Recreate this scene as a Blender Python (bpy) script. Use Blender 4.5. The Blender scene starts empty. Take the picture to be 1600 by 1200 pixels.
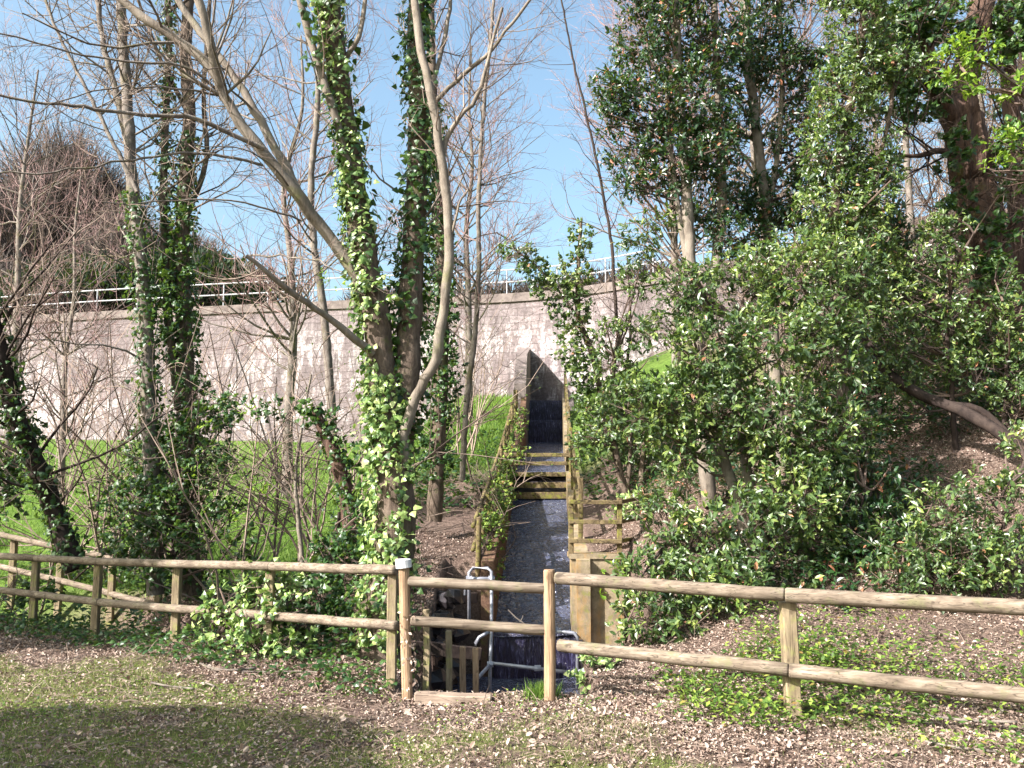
import bpy, math
import numpy as np
R = math.radians
S = bpy.context.scene
COL = S.collection
rng = np.random.default_rng(11)

# ------------------------------------------------------------ camera
F = 1400.0; HC = 1.8; PITCH = math.atan(160/1400)
cam = bpy.data.cameras.new('camera'); camo = bpy.data.objects.new('camera', cam); COL.objects.link(camo)
cam.sensor_width = 36; cam.lens = 36*F/1600; cam.clip_start = .05; cam.clip_end = 2000
camo.location = (0, 0, HC); camo.rotation_euler = (math.pi/2+PITCH, 0, 0)
S.camera = camo
# ------------------------------------------------------------ sky and sun
SAZ, SEL = R(236), R(37)      # clockwise from +Y: behind the viewer to the left
w = bpy.data.worlds.new("World"); S.world = w; w.use_nodes = True
nt = w.node_tree; nt.nodes.clear()
wo = nt.nodes.new('ShaderNodeOutputWorld'); bg = nt.nodes.new('ShaderNodeBackground'); sk = nt.nodes.new('ShaderNodeTexSky')
sk.sky_type = 'NISHITA'; sk.sun_disc = False; sk.sun_elevation = SEL; sk.sun_rotation = SAZ
sk.air_density = 1.0; sk.dust_density = 4.5; sk.ozone_density = 1.2
bg.inputs[1].default_value = .105
tn = nt.nodes.new('ShaderNodeMix'); tn.data_type = 'RGBA'; tn.blend_type = 'MULTIPLY'; tn.inputs[0].default_value = 1; tn.inputs[7].default_value = (1.06, 1.17, 1.08, 1)
nt.links.new(sk.outputs[0], tn.inputs[6]); nt.links.new(tn.outputs[2], bg.inputs[0]); nt.links.new(bg.outputs[0], wo.inputs[0])
sl = bpy.data.lights.new('sun', 'SUN'); sl.energy = 5.0; sl.angle = R(.5); sl.color = (1, .945, .91)
so = bpy.data.objects.new('sun', sl); COL.objects.link(so)
sd = np.array([math.sin(SAZ)*math.cos(SEL), math.cos(SAZ)*math.cos(SEL), math.sin(SEL)])
from mathutils import Vector
so.rotation_euler = Vector(sd).to_track_quat('Z', 'Y').to_euler(); so.location = (-30, -25, 40)
S.view_settings.view_transform = 'Standard'; S.view_settings.look = 'None'
S.view_settings.exposure = 1.6; S.view_settings.gamma = 1
S.cycles.max_bounces = 5; S.cycles.diffuse_bounces = 3; S.cycles.glossy_bounces = 2; S.cycles.transmission_bounces = 3

# ------------------------------------------------------------ geometry helpers
cp, sp_ = math.cos(PITCH), math.sin(PITCH)
def pt(px, py, Y):
    """world point at forward distance Y seen at that place of the 1600x1200 photo"""
    a = (px-800)/F; b = (600-py)/F
    d = np.array([a, cp-b*sp_, sp_+b*cp])
    return d*(Y/d[1]) + np.array([0, 0, HC])
def pts(l, Y=None):
    return np.array([pt(p[0], p[1], p[2] if len(p) > 2 else Y) for p in l])
def sm(x, a, b):
    t = np.clip((x-a)/(b-a), 0, 1); return t*t*(3-2*t)
def vnoise(x, y, s=1.0, seed=0):
    x = np.asarray(x)*s; y = np.asarray(y)*s; o = 0
    r = np.random.default_rng(100+seed); 
    for k in range(7):
        a = r.uniform(0, 6.28); f = .6*1.45**k; ph = r.uniform(0, 6.28)
        o = o+np.sin(x*f*math.cos(a)+y*f*math.sin(a)+ph+1.3*np.sin(y*f*.7*math.cos(a)-x*f*.5+ph*2))/(1+k*.45)
    return o/2.6
def mesh(name, V, Fs, m, parent=None, smooth=False, attr=None, uv=None):
    """Fs: list of int arrays (n,k)"""
    me = bpy.data.meshes.new(name)
    V = np.asarray(V, dtype=np.float32)
    Fs = [np.asarray(f, dtype=np.int32) for f in Fs if len(f)]
    me.vertices.add(len(V)); me.vertices.foreach_set('co', V.ravel())
    tot = np.concatenate([np.full(len(f), f.shape[1], dtype=np.int32) for f in Fs])
    idx = np.concatenate([f.ravel() for f in Fs])
    st = np.concatenate([[0], np.cumsum(tot)[:-1]]).astype(np.int32)
    me.loops.add(len(idx)); me.loops.foreach_set('vertex_index', idx)
    me.polygons.add(len(tot)); me.polygons.foreach_set('loop_start', st)
    me.polygons.foreach_set('use_smooth', np.full(len(tot), smooth, dtype=bool))
    me.update(calc_edges=True)
    if attr:
        for k, v in attr.items():
            a = me.attributes.new(k, 'FLOAT', 'POINT'); a.data.foreach_set('value', np.asarray(v, dtype=np.float32))
    if uv is not None:
        u = me.uv_layers.new(name='UVMap'); u.data.foreach_set('uv', np.asarray(uv, dtype=np.float32)[idx].ravel())
    me.materials.append(m)
    o = bpy.data.objects.new(name, me); COL.objects.link(o)
    if parent: o.parent = parent
    return o
def tag(o, label=None, cat=None, group=None, kind=None):
    if label: o['label'] = label
    if cat: o['category'] = cat
    if group: o['group'] = group
    if kind: o['kind'] = kind
    return o
def empty(name, loc, label, cat, group=None):
    """a thing whose children are given in world coordinates, so its Empty stays unrotated"""
    o = bpy.data.objects.new(name, None); COL.objects.link(o); o.location = [float(c) for c in loc]
    o.empty_display_size = .2
    return tag(o, label, cat, group)
def part(name, V, Fs, m, th, **k):
    return mesh(name, np.asarray(V, dtype=np.float64)-np.array(th.location), Fs, m, th, **k)
class MB:
    """collects shapes into one mesh"""
    def __init__(s): s.V = []; s.F = {}; s.n = 0
    def add(s, V, *Fs):
        V = np.asarray(V, dtype=np.float64)
        for f in Fs:
            f = np.asarray(f, dtype=np.int64)
            if len(f): s.F.setdefault(f.shape[1], []).append(f+s.n)
        s.V.append(V); s.n += len(V); return s
    def get(s): return np.concatenate(s.V), [np.concatenate(v) for v in s.F.values()]
    def part(s, name, m, th, **k):
        V, Fs = s.get(); return part(name, V, Fs, m, th, **k)
    def top(s, name, m, **k):
        V, Fs = s.get(); return mesh(name, V, Fs, m, **k)
def norm(v): return v/np.maximum(np.linalg.norm(v, axis=-1, keepdims=True), 1e-9)
def tubes(mb, L, sides=5, caps=False):
    """L: list of (P (n,3), r (n,)); sweeps each, grouped by length"""
    by = {}
    for P, r in L: by.setdefault(len(P), []).append((P, r))
    ang = np.arange(sides)*2*math.pi/sides
    for n, g in by.items():
        P = np.array([a for a, _ in g], dtype=np.float64); r = np.array([np.broadcast_to(b, n) for _, b in g], dtype=np.float64)
        T = np.empty_like(P); T[:, 1:-1] = P[:, 2:]-P[:, :-2]; T[:, 0] = P[:, 1]-P[:, 0]; T[:, -1] = P[:, -1]-P[:, -2]
        T = norm(T)
        mean = norm(P[:, -1]-P[:, 0])
        ref = np.where(np.abs(mean[:, 2:3]) > .8, [[1., 0, 0]], [[0, 0, 1.]])[:, None, :]
        A = norm(np.cross(T, ref)); B = np.cross(T, A)
        V = P[:, :, None, :]+r[:, :, None, None]*(A[:, :, None, :]*np.cos(ang)[None, None, :, None]+B[:, :, None, :]*np.sin(ang)[None, None, :, None])
        m = len(g)
        base = (np.arange(m)[:, None, None]*n+np.arange(n-1)[None, :, None])*sides
        i = np.arange(sides)[None, None, :]; j = (i+1) % sides
        Fq = np.stack([base+i, base+j, base+sides+j, base+sides+i], -1).reshape(-1, 4)
        fs = [Fq]
        if caps:
            b0 = np.arange(m)[:, None]*n*sides
            fs.append(b0+np.arange(sides)[None, ::-1]); fs.append(b0+(n-1)*sides+np.arange(sides)[None, :])
        mb.add(V.reshape(-1, 3), *fs)
    return mb
def spline(P, step=.12):
    P = np.asarray(P, float); n = len(P)
    Q = np.vstack([2*P[0]-P[1], P, 2*P[-1]-P[-2]]); out = []
    for i in range(n-1):
        p0, p1, p2, p3 = Q[i:i+4]; k = max(2, int(np.linalg.norm(p2-p1)/step)+1)
        t = np.linspace(0, 1, k, endpoint=False)[:, None]
        out.append(.5*((2*p1)+(-p0+p2)*t+(2*p0-5*p1+4*p2-p3)*t**2+(-p0+3*p1-3*p2+p3)*t**3))
    out.append(P[-1:]); return np.vstack(out)
def rads(n, r0, r1): return np.linspace(r0, r1, n)
def beam(p0, p1, w, h=None, seg=7, wob=.004, rnd=False, ends=None):
    """a timber from p0 to p1; round when rnd, else chamfered w x h; slightly uneven"""
    p0 = np.asarray(p0, float); p1 = np.asarray(p1, float); h = h or w
    T = norm(p1-p0); ref = np.array([0, 0, 1.]) if abs(T[2]) < .8 else np.array([0, 1., 0])
    A = norm(np.cross(T, ref)); B = np.cross(A, T)
    if rnd:
        a = np.arange(14)*2*math.pi/14; sec = np.stack([np.cos(a)*w/2, np.sin(a)*w/2], 1)
    else:
        c = min(w, h)*.09; x, y = w/2, h/2
        sec = np.array([(-x+c, -y), (x-c, -y), (x, -y+c), (x, y-c), (x-c, y), (-x+c, y), (-x, y-c), (-x, -y+c)])
    k = len(sec); t = np.linspace(0, 1, seg+1)
    t = np.concatenate([[0], t*.0+t, [1]]); n = len(t); sc = np.ones(n); sc[0] = sc[-1] = .86
    tt = t.copy(); L = np.linalg.norm(p1-p0); tt[1] += .012/L; tt[-2] -= .012/L
    off = rng.normal(0, wob, (n, 2)); off[:2] = 0; off[-2:] = 0
    V = p0+(p1-p0)*tt[:, None, None]+A*(sec[None, :, 0:1]*sc[:, None, None]+off[:, None, 0:1])+B*(sec[None, :, 1:2]*sc[:, None, None]+off[:, None, 1:2])
    i = np.arange(k)[None]; j = (i+1) % k; b = np.arange(n-1)[:, None]*k
    Fq = np.stack([b+i, b+j, b+k+j, b+k+i], -1).reshape(-1, 4)
    return V.reshape(-1, 3), Fq, np.arange(k)[None, ::-1], ((n-1)*k+np.arange(k))[None]
def box(x0, x1, y0, y1, z0, z1):
    V = [(x0, y0, z0), (x1, y0, z0), (x1, y1, z0), (x0, y1, z0), (x0, y0, z1), (x1, y0, z1), (x1, y1, z1), (x0, y1, z1)]
    return np.array(V, float), [(0, 3, 2, 1), (4, 5, 6, 7), (0, 1, 5, 4), (1, 2, 6, 5), (2, 3, 7, 6), (3, 0, 4, 7)]

# ------------------------------------------------------------ material helpers
class Mat:
    def __init__(s, name):
        s.m = bpy.data.materials.new(name); s.m.use_nodes = True; s.t = s.m.node_tree
        s.t.nodes.clear(); s.o = s.n('ShaderNodeOutputMaterial'); s.b = s.n('ShaderNodeBsdfPrincipled')
        s.l(s.b.outputs[0], s.o.inputs[0])
    def n(s, k): return s.t.nodes.new(k)
    def l(s, a, b): s.t.links.new(a, b)
    def coord(s, scale=(1, 1, 1), kind='Object'):
        c = s.n('ShaderNodeTexCoord'); m = s.n('ShaderNodeMapping'); m.inputs['Scale'].default_value = scale
        s.l(c.outputs[kind], m.inputs[0]); return m.outputs[0]
    def noise(s, v, scale, detail=4, rough=.6, dist=0):
        x = s.n('ShaderNodeTexNoise'); s.l(v, x.inputs['Vector']); x.inputs['Scale'].default_value = scale
        x.inputs['Detail'].default_value = detail; x.inputs['Roughness'].default_value = rough; x.inputs['Distortion'].default_value = dist
        return x.outputs['Fac']
    def ramp(s, f, stops, interp='LINEAR'):
        r = s.n('ShaderNodeValToRGB'); r.color_ramp.interpolation = interp; e = r.color_ramp.elements
        while len(e) < len(stops): e.new(.5)
        for i, (p, c) in enumerate(stops):
            e[i].position = p; e[i].color = (*c, 1) if len(c) == 3 else c
        s.l(f, r.inputs[0]); return r.outputs[0]
    def mix(s, f, a, b, kind='MIX'):
        x = s.n('ShaderNodeMix'); x.data_type = 'RGBA'; x.blend_type = kind
        if isinstance(f, (int, float)): x.inputs[0].default_value = f
        else: s.l(f, x.inputs[0])
        for v, i in ((a, 6), (b, 7)):
            if isinstance(v, tuple): x.inputs[i].default_value = (*v, 1)
            else: s.l(v, x.inputs[i])
        return x.outputs[2]
    def math(s, op, a, b=0):
        x = s.n('ShaderNodeMath'); x.operation = op
        for v, i in ((a, 0), (b, 1)):
            if isinstance(v, (int, float)): x.inputs[i].default_value = v
            else: s.l(v, x.inputs[i])
        return x.outputs[0]
    def bump(s, h, strength=.4, dist=.02):
        b = s.n('ShaderNodeBump'); b.inputs['Strength'].default_value = strength; b.inputs['Distance'].default_value = dist
        s.l(h, b.inputs['Height']); s.l(b.outputs[0], s.b.inputs['Normal'])
    def set(s, col=None, rough=.7, spec=.3, metal=0):
        if isinstance(col, tuple): s.b.inputs['Base Color'].default_value = (*col, 1)
        elif col is not None: s.l(col, s.b.inputs['Base Color'])
        if isinstance(rough, (int, float)): s.b.inputs['Roughness'].default_value = rough
        else: s.l(rough, s.b.inputs['Roughness'])
        s.b.inputs['Specular IOR Level'].default_value = spec; s.b.inputs['Metallic'].default_value = metal
        return s
def rnd_island(M):
    g = M.n('ShaderNodeNewGeometry'); return g.outputs['Random Per Island']
def leafmat(name, stops, rough=.35, spec=.5, trans=.3, tcol=(.25, .4, .04), cap=None, clump=.9):
    M = Mat(name); f = rnd_island(M)
    if cap:   # sprays of younger and older leaves: the kind of leaf drifts through the crown
        nz = M.noise(M.coord(), 1.5, 3, .6); g_ = M.math('MAXIMUM', M.math('MINIMUM', M.math('ADD', M.math('MULTIPLY', f, .72), M.math('MULTIPLY', M.math('SUBTRACT', nz, .36), clump)), cap), 0)
        f = M.math('MAXIMUM', g_, M.math('GREATER_THAN', f, cap+.012))
    c = M.ramp(f, stops); M.set(c, rough, spec)
    if trans:
        t = M.n('ShaderNodeBsdfTranslucent'); M.l(M.mix(.55, c, tcol), t.inputs[0]); x = M.n('ShaderNodeMixShader'); x.inputs[0].default_value = trans
        M.l(M.b.outputs[0], x.inputs[1]); M.l(t.outputs[0], x.inputs[2]); M.l(x.outputs[0], M.o.inputs[0])
    return M.m
def barkmat(name, dark, mid, pale, moss=None, scale=1.0, mossamt=.55, stretch=.25, blotch=.75, depth=.012):
    M = Mat(name); v = M.coord((1, 1, stretch)); n1 = M.noise(v, 22*scale, 6, .7, .4); v2 = M.coord()
    n2 = M.noise(v2, 5*scale, 4, .65)
    c = M.ramp(n1, [(.3, dark), (.5, mid), (.72, pale)])
    c = M.mix(M.ramp(n2, [(.42, (0, 0, 0)), (.62, (blotch,)*3)]), c, pale)
    if moss: c = M.mix(M.ramp(M.noise(v2, 3.1*scale, 5, .7), [(mossamt-.06, (0, 0, 0)), (mossamt+.1, (.9, .9, .9))]), c, moss)
    M.set(c, .85, .15); M.bump(n1, .8, depth); return M.m
def woodmat(name, a, b, c_, moss=None, mossamt=.6, grain=(1, 1, 1)):
    M = Mat(name); v = M.coord(grain); n1 = M.noise(v, 30, 5, .7, .3); v2 = M.coord(); n2 = M.noise(v2, 3.5, 4, .6)
    c = M.ramp(n1, [(.28, a), (.5, b), (.74, c_)])
    c = M.mix(M.ramp(n2, [(.4, (0, 0, 0)), (.7, (.7, .7, .7))]), c, a, 'MIX')
    if moss: c = M.mix(M.ramp(M.noise(v2, 6, 5, .7), [(mossamt-.05, (0, 0, 0)), (mossamt+.08, (.85, .85, .85))]), c, moss)
    cg = M.coord(tuple(g_*(.25 if g_ == min(grain) and g_ < 1 else 1) for g_ in grain)); cr = M.ramp(M.noise(cg, 26, 2, .5, .2), [(.475, (0, 0, 0)), (.495, (.8, .8, .8)), (.515, (0, 0, 0))])
    c = M.mix(cr, c, tuple(q*.35 for q in a)); kn = M.ramp(M.noise(v2, 9, 2, .4), [(.68, (0, 0, 0)), (.74, (.7, .7, .7))]); c = M.mix(kn, c, tuple(q*.6 for q in a))
    M.set(c, .85, .15); M.bump(n1, .6, .008); return M.m
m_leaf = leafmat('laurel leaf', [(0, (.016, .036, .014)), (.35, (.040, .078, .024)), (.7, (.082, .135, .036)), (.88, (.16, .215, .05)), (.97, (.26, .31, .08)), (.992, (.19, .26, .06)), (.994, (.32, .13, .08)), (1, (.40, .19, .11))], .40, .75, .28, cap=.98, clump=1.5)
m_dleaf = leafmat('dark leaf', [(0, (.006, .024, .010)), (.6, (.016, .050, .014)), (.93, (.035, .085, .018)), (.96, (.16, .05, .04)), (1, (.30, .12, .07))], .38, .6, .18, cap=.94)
m_yleaf = leafmat('young leaf', [(0, (.04, .10, .012)), (.5, (.11, .21, .02)), (1, (.24, .34, .03))], .45, .4, .4, (.4, .55, .05))
m_ivy = leafmat('ivy leaf', [(0, (.03, .075, .018)), (.35, (.10, .18, .04)), (.7, (.24, .33, .10)), (1, (.42, .48, .19))], .40, .6, .25)
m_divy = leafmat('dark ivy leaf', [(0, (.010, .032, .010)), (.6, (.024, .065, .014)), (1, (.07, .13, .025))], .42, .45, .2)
m_bramble = leafmat('bramble leaf', [(0, (.03, .07, .015)), (.5, (.10, .17, .03)), (.93, (.26, .34, .06)), (1, (.2, .1, .04))], .5, .35, .3)
m_grass = leafmat('grass blade', [(0, (.06, .09, .025)), (.45, (.15, .21, .05)), (.8, (.31, .35, .11)), (1, (.50, .45, .28))], .6, .25, .35, (.3, .4, .06))
m_mgrass = leafmat('meadow grass blade', [(0, (.045, .09, .015)), (.6, (.11, .19, .03)), (1, (.20, .27, .06))], .6, .25, .35, (.25, .45, .05))
m_litter = leafmat('dead leaf', [(0, (.05, .033, .026)), (.35, (.19, .132, .105)), (.7, (.34, .255, .21)), (.95, (.45, .365, .31)), (1, (.52, .44, .38))], .75, .2, .12, (.4, .2, .1))
m_bark_pale = barkmat('pale smooth bark', (.070, .056, .045), (.145, .120, .098), (.235, .20, .165), (.15, .15, .06), .8, .62)
m_bark = barkmat('grey brown bark', (.035, .025, .02), (.085, .062, .047), (.18, .138, .108), (.08, .09, .03), 1, .6, .3, .4, .02)
m_bark_oak = barkmat('furrowed oak bark', (.020, .013, .011), (.070, .042, .032), (.16, .10, .075), (.10, .09, .025), .75, .64, .13, .25, .07)
m_bark_dark = barkmat('dark bark', (.012, .009, .008), (.026, .018, .016), (.05, .036, .03))
m_bark_lichen = barkmat('lichen grey bark', (.055, .044, .038), (.115, .094, .082), (.22, .19, .165), (.11, .10, .05), 1.2, .58)
def twigmat(n, a, b):
    M = Mat(n); M.set(M.ramp(rnd_island(M), [(0, a), (1, b)]), .8, .2); return M.m
m_twig = twigmat('twig bark', (.10, .072, .06), (.27, .205, .165))
m_twig_red = twigmat('reddish twig', (.13, .075, .07), (.30, .20, .19))
m_twig_dark = twigmat('dark twig', (.045, .033, .03), (.15, .105, .085))
m_twig_hill = twigmat('hill twig', (.035, .028, .026), (.115, .092, .082))
m_rail = woodmat('weathered round rail', (.075, .056, .042), (.20, .157, .12), (.32, .27, .215), (.15, .14, .08), .60, (.10, .5, 1.3))
m_post = woodmat('tan post', (.12, .09, .058), (.24, .187, .12), (.34, .275, .18), (.23, .23, .08), .58, (1, 1, .15))
m_gpost = woodmat('brown round post', (.19, .12, .075), (.32, .215, .135), (.42, .30, .20), None, .6, (1, 1, .15))
m_moss = woodmat('mossy timber', (.055, .04, .024), (.155, .115, .062), (.26, .20, .115), (.155, .155, .03), .55, (.6, .6, .6))
m_plank = woodmat('damp plank', (.06, .035, .025), (.13, .075, .05), (.22, .14, .09), (.12, .12, .03), .62, (1, .15, 1))
m_sill = woodmat('grey brown sill', (.18, .13, .10), (.30, .23, .18), (.40, .32, .25), None, .6, (.15, 1, 1))
M = Mat('galvanised pipe'); v = M.coord(); M.set(M.ramp(M.noise(v, 9, 4), [(.3, (.12, .12, .14)), (.7, (.34, .35, .40))]), .45, .5, .25); m_pipe = M.m
M = Mat('white cap plastic'); M.set(M.ramp(M.noise(M.coord(), 14, 4), [(.35, (.42, .42, .43)), (.7, (.6, .6, .61))]), .5, .4); m_cap = M.m
M = Mat('white rail paint'); M.set((.36, .36, .39), .5, .4, 0); m_white = M.m
M = Mat('stained concrete'); v = M.coord(); n = M.noise(v, 4, 6, .7); n2 = M.noise(M.coord((1, 1, .3)), 3, 5, .7)
c = M.ramp(n, [(.3, (.09, .07, .05)), (.5, (.20, .16, .105)), (.7, (.32, .26, .18))])
c = M.mix(M.ramp(n2, [(.5, (0, 0, 0)), (.68, (.9, .9, .9))]), c, (.34, .19, .06)); c = M.mix(M.ramp(M.noise(v, 7, 5, .7), [(.56, (0, 0, 0)), (.66, (.8, .8, .8))]), c, (.16, .17, .04))
M.set(c, .85, .2); M.bump(n, .5, .02); m_conc = M.m
M = Mat('wet dark stone'); v = M.coord(); n = M.noise(v, 5, 6, .7); M.set(M.ramp(n, [(.3, (.012, .010, .012)), (.7, (.05, .042, .045))]), .35, .4); M.bump(n, .8, .03); m_wet = M.m
# dam masonry
M = Mat('dam masonry'); uvn = M.n('ShaderNodeTexCoord'); uv = uvn.outputs['UV']
mp = M.n('ShaderNodeMapping'); M.l(uv, mp.inputs[0])
dn = M.n('ShaderNodeTexNoise'); dn.inputs['Scale'].default_value = 2.6; M.l(uv, dn.inputs['Vector'])
va = M.n('ShaderNodeVectorMath'); va.operation = 'MULTIPLY_ADD'; M.l(dn.outputs['Color'], va.inputs[0]); va.inputs[1].default_value = (.20, .12, 0); M.l(uv, va.inputs[2])
bt = M.n('ShaderNodeTexBrick'); M.l(va.outputs[0], bt.inputs['Vector']); bt.inputs['Scale'].default_value = 1
bt.inputs['Brick Width'].default_value = .62; bt.inputs['Row Height'].default_value = .30; bt.inputs['Mortar Size'].default_value = .018; bt.inputs['Mortar Smooth'].default_value = .3
bt.inputs['Color1'].default_value = (.12, .098, .101, 1); bt.inputs['Color2'].default_value = (.235, .19, .195, 1); bt.inputs['Mortar'].default_value = (.115, .094, .095, 1); bt.offset = .5
n1 = M.noise(uv, 2.2, 7, .75); c = M.mix(M.ramp(n1, [(.3, (0, 0, 0)), (.7, (1, 1, 1))]), bt.outputs[0], (.225, .182, .188))
mp2 = M.n('ShaderNodeMapping'); mp2.inputs['Scale'].default_value = (1.9, .55, 1); M.l(uv, mp2.inputs[0])
stn = M.noise(mp2.outputs[0], 1.3, 7, .72, .3); big = M.noise(uv, .16, 3, .5)
sx = M.n('ShaderNodeSeparateXYZ'); M.l(uv, sx.inputs[0])
band = M.ramp(M.math('DIVIDE', sx.outputs[1], 10.0), [(.3, (.2, .2, .2)), (.52, (1, 1, 1)), (.76, (.85, .85, .85)), (.86, (.1, .1, .1))])
b2 = M.n('ShaderNodeTexBrick'); M.l(va.outputs[0], b2.inputs['Vector']); b2.inputs['Scale'].default_value = 1; b2.offset = .5
b2.inputs['Brick Width'].default_value = .62; b2.inputs['Row Height'].default_value = .30; b2.inputs['Mortar Size'].default_value = .018
b2.inputs['Color1'].default_value = (0, 0, 0, 1); b2.inputs['Color2'].default_value = (1, 1, 1, 1); b2.inputs['Mortar'].default_value = (.3, .3, .3, 1)
wf = M.math('ADD', M.math('ADD', stn, M.math('MULTIPLY', M.math('SUBTRACT', big, .5), .55)), M.math('MULTIPLY', M.math('SUBTRACT', b2.outputs[0], .5), .07))
wm = M.mix(1.0, M.ramp(wf, [(.49, (0, 0, 0)), (.60, (.95, .95, .95))]), band, 'MULTIPLY')
fine = M.ramp(M.noise(uv, 5.5, 6, .8), [(.38, (.15, .15, .15)), (.55, (1, 1, 1))]); wm = M.mix(1.0, wm, fine, 'MULTIPLY')
grit = M.noise(uv, 9, 6, .85)
c = M.mix(wm, c, (.64, .595, .60))
mp3 = M.n('ShaderNodeMapping'); mp3.inputs['Scale'].default_value = (1.1, .12, 1); M.l(uv, mp3.inputs[0])
c = M.mix(M.ramp(M.noise(mp3.outputs[0], 1.7, 5, .65), [(.52, (0, 0, 0)), (.7, (.75, .75, .75))]), c, (.075, .06, .062))
c = M.mix(M.ramp(grit, [(.46, (.65, .65, .65)), (.56, (0, 0, 0))]), c, (.10, .082, .080))
M.set(c, .9, .15); M.bump(M.math('ADD', bt.outputs['Fac'], M.math('MULTIPLY', n1, -1.5)), .7, .05); m_dam = M.m
M = Mat('dam coping'); n = M.noise(M.coord(), 3, 6, .7); M.set(M.ramp(n, [(.3, (.09, .072, .07)), (.7, (.24, .20, .185))]), .9, .1); m_coping = M.m
# water
M = Mat('dark stream water'); v = M.coord((1, 1, 1)); wv = M.n('ShaderNodeTexNoise'); M.l(v, wv.inputs['Vector']); wv.inputs['Scale'].default_value = 9; wv.inputs['Detail'].default_value = 4; wv.inputs['Distortion'].default_value = 1.2
foam = M.ramp(M.noise(M.coord((1.6, .5, 1)), 14, 6, .8, 1.2), [(.55, (0, 0, 0)), (.68, (.75, .75, .75))])
M.set(M.mix(foam, (.060, .068, .110), (.36, .38, .44)), .12, .7); M.bump(wv.outputs['Fac'], 1.0, .09); m_water = M.m  # the sky's blue reflection is put into the base colour
M = Mat('falling water'); v = M.coord((14, 14, 1.2)); f = M.noise(v, 2.2, 4, .7)
M.set(M.ramp(f, [(.48, (.012, .010, .03)), (.62, (.05, .05, .11)), (.74, (.35, .36, .5))]), .2, .5); M.bump(f, .8, .05); m_fall = M.m
# ground
M = Mat('ground'); v = M.coord(); at = M.n('ShaderNodeAttribute'); at.attribute_name = 'grassy'; am = M.n('ShaderNodeAttribute'); am.attribute_name = 'meadow'
n1 = M.noise(v, 38, 6, .75); n2 = M.noise(v, 7, 6, .7); n3 = M.noise(v, 1.1, 5, .6)
lit = M.ramp(n1, [(.3, (.035, .024, .019)), (.5, (.125, .088, .070)), (.68, (.31, .235, .19))])
lit = M.mix(M.ramp(n3, [(.35, (0, 0, 0)), (.65, (.6, .6, .6))]), lit, (.13, .088, .075))
gr = M.ramp(n1, [(.3, (.05, .055, .022)), (.6, (.14, .15, .05)), (.75, (.24, .23, .11))])
mg = M.mix(M.ramp(M.noise(v, .8, 5, .7), [(.35, (0, 0, 0)), (.65, (1, 1, 1))]), M.ramp(n2, [(.3, (.045, .085, .015)), (.6, (.085, .15, .025)), (.75, (.12, .18, .04))]), M.ramp(n2, [(.3, (.07, .11, .022)), (.6, (.13, .195, .04)), (.75, (.20, .22, .075))]))
gf = M.ramp(M.math('ADD', at.outputs['Fac'], M.math('MULTIPLY', M.math('SUBTRACT', n2, .5), 1.3)), [(.42, (0, 0, 0)), (.60, (1, 1, 1))])
c = M.mix(gf, lit, gr); c = M.mix(am.outputs['Fac'], c, mg)
M.set(c, .95, .1); M.bump(M.math('ADD', n1, n2), .9, .03); m_ground = M.m

# ------------------------------------------------------------ the lie of the land
FX = np.array([-30., -14, -8, -6.4, -5, -3.86, -2.5, -1.08, -.96, .33, 2.26, 4.4, 9, 30])
FY = np.array([17.5, 15.2, 13, 12.06, 10.96, 10.2, 9.26, 8.26, 8.0, 7.87, 7.16, 6.3, 5.2, 3])
def fy(x): return np.interp(x, FX, FY)
def xc(Y): return np.interp(Y, [8, 13.5, 20.5, 34, 60], [.2, .34, .63, 1.29, 2.5])
FLZ = ([13.5, 20.5, 20.6, 29.5, 31.8, 32, 32.05, 33.2, 33.25, 36],
       [-.37, 1.5, 2.0, 3.05, 3.3, 3.32, 4.1, 4.2, 4.92, 5.0])
def flz(Y): return np.interp(Y, *FLZ)
def gz(x, Y):
    x = np.asarray(x, float); Y = np.asarray(Y, float)
    l = np.interp(Y, [0, 13, 16.5, 20, 38, 60, 200, 900], [0, 0, .05, .9, 3.8, 4.4, 7, 10])
    m = np.interp(Y, [0, 8, 11, 14, 20, 26, 35, 60, 900], [0, 0, .25, .9, 2.2, 3.6, 5.3, 5.5, 10])
    r = np.interp(Y, [0, 7.3, 9.5, 12, 14, 20, 31, 60, 900], [0, 0, .45, 1.15, 1.75, 3.3, 5.6, 8, 30])
    a = sm(x, -4.8, -1.8); b = sm(x-xc(Y), .9, 2.6)
    z = l*(1-a)+m*a; z = z*(1-b)+r*b
    z = z+np.maximum(0, x-3.4)*.42*sm(Y, 8.2, 12.5)*np.where(x > 24, 0, 1)+np.where(x > 24, 20.6*.42*sm(Y, 8.2, 12.5), 0)
    z = z+.035*vnoise(x, Y, 1.7, 1)+.012*vnoise(x, Y, 7, 2)+.10*vnoise(x, Y, .5, 3)*sm(Y, 9, 13)
    # stream ditch behind the near fence
    d = Y-fy(x); e = sm(d, .5, 1.0)*(1-sm(d, 2.4, 3.4))*(1-sm(x, -1.0, -.6))
    z = z-.75*e
    # pit below the gate section, then the spillway cut
    re_ = .66+1.05*sm(Y, 9.2, 10.6)
    pit = (sm(x, -1.0, -.92)*(1-sm(x-re_, -.04, .04))*sm(Y, 8.14, 8.2)*(1-sm(Y, 13.4, 13.6)))
    z = z*(1-pit)+pit*(-1.3)
    cut = (1-sm(np.abs(x-xc(Y)), .66, .74))*sm(Y, 13.4, 13.55)*(1-sm(Y, 36, 36.1))
    z = z*(1-cut)+cut*np.minimum(z, flz(Y)-.3)
    return z
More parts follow.
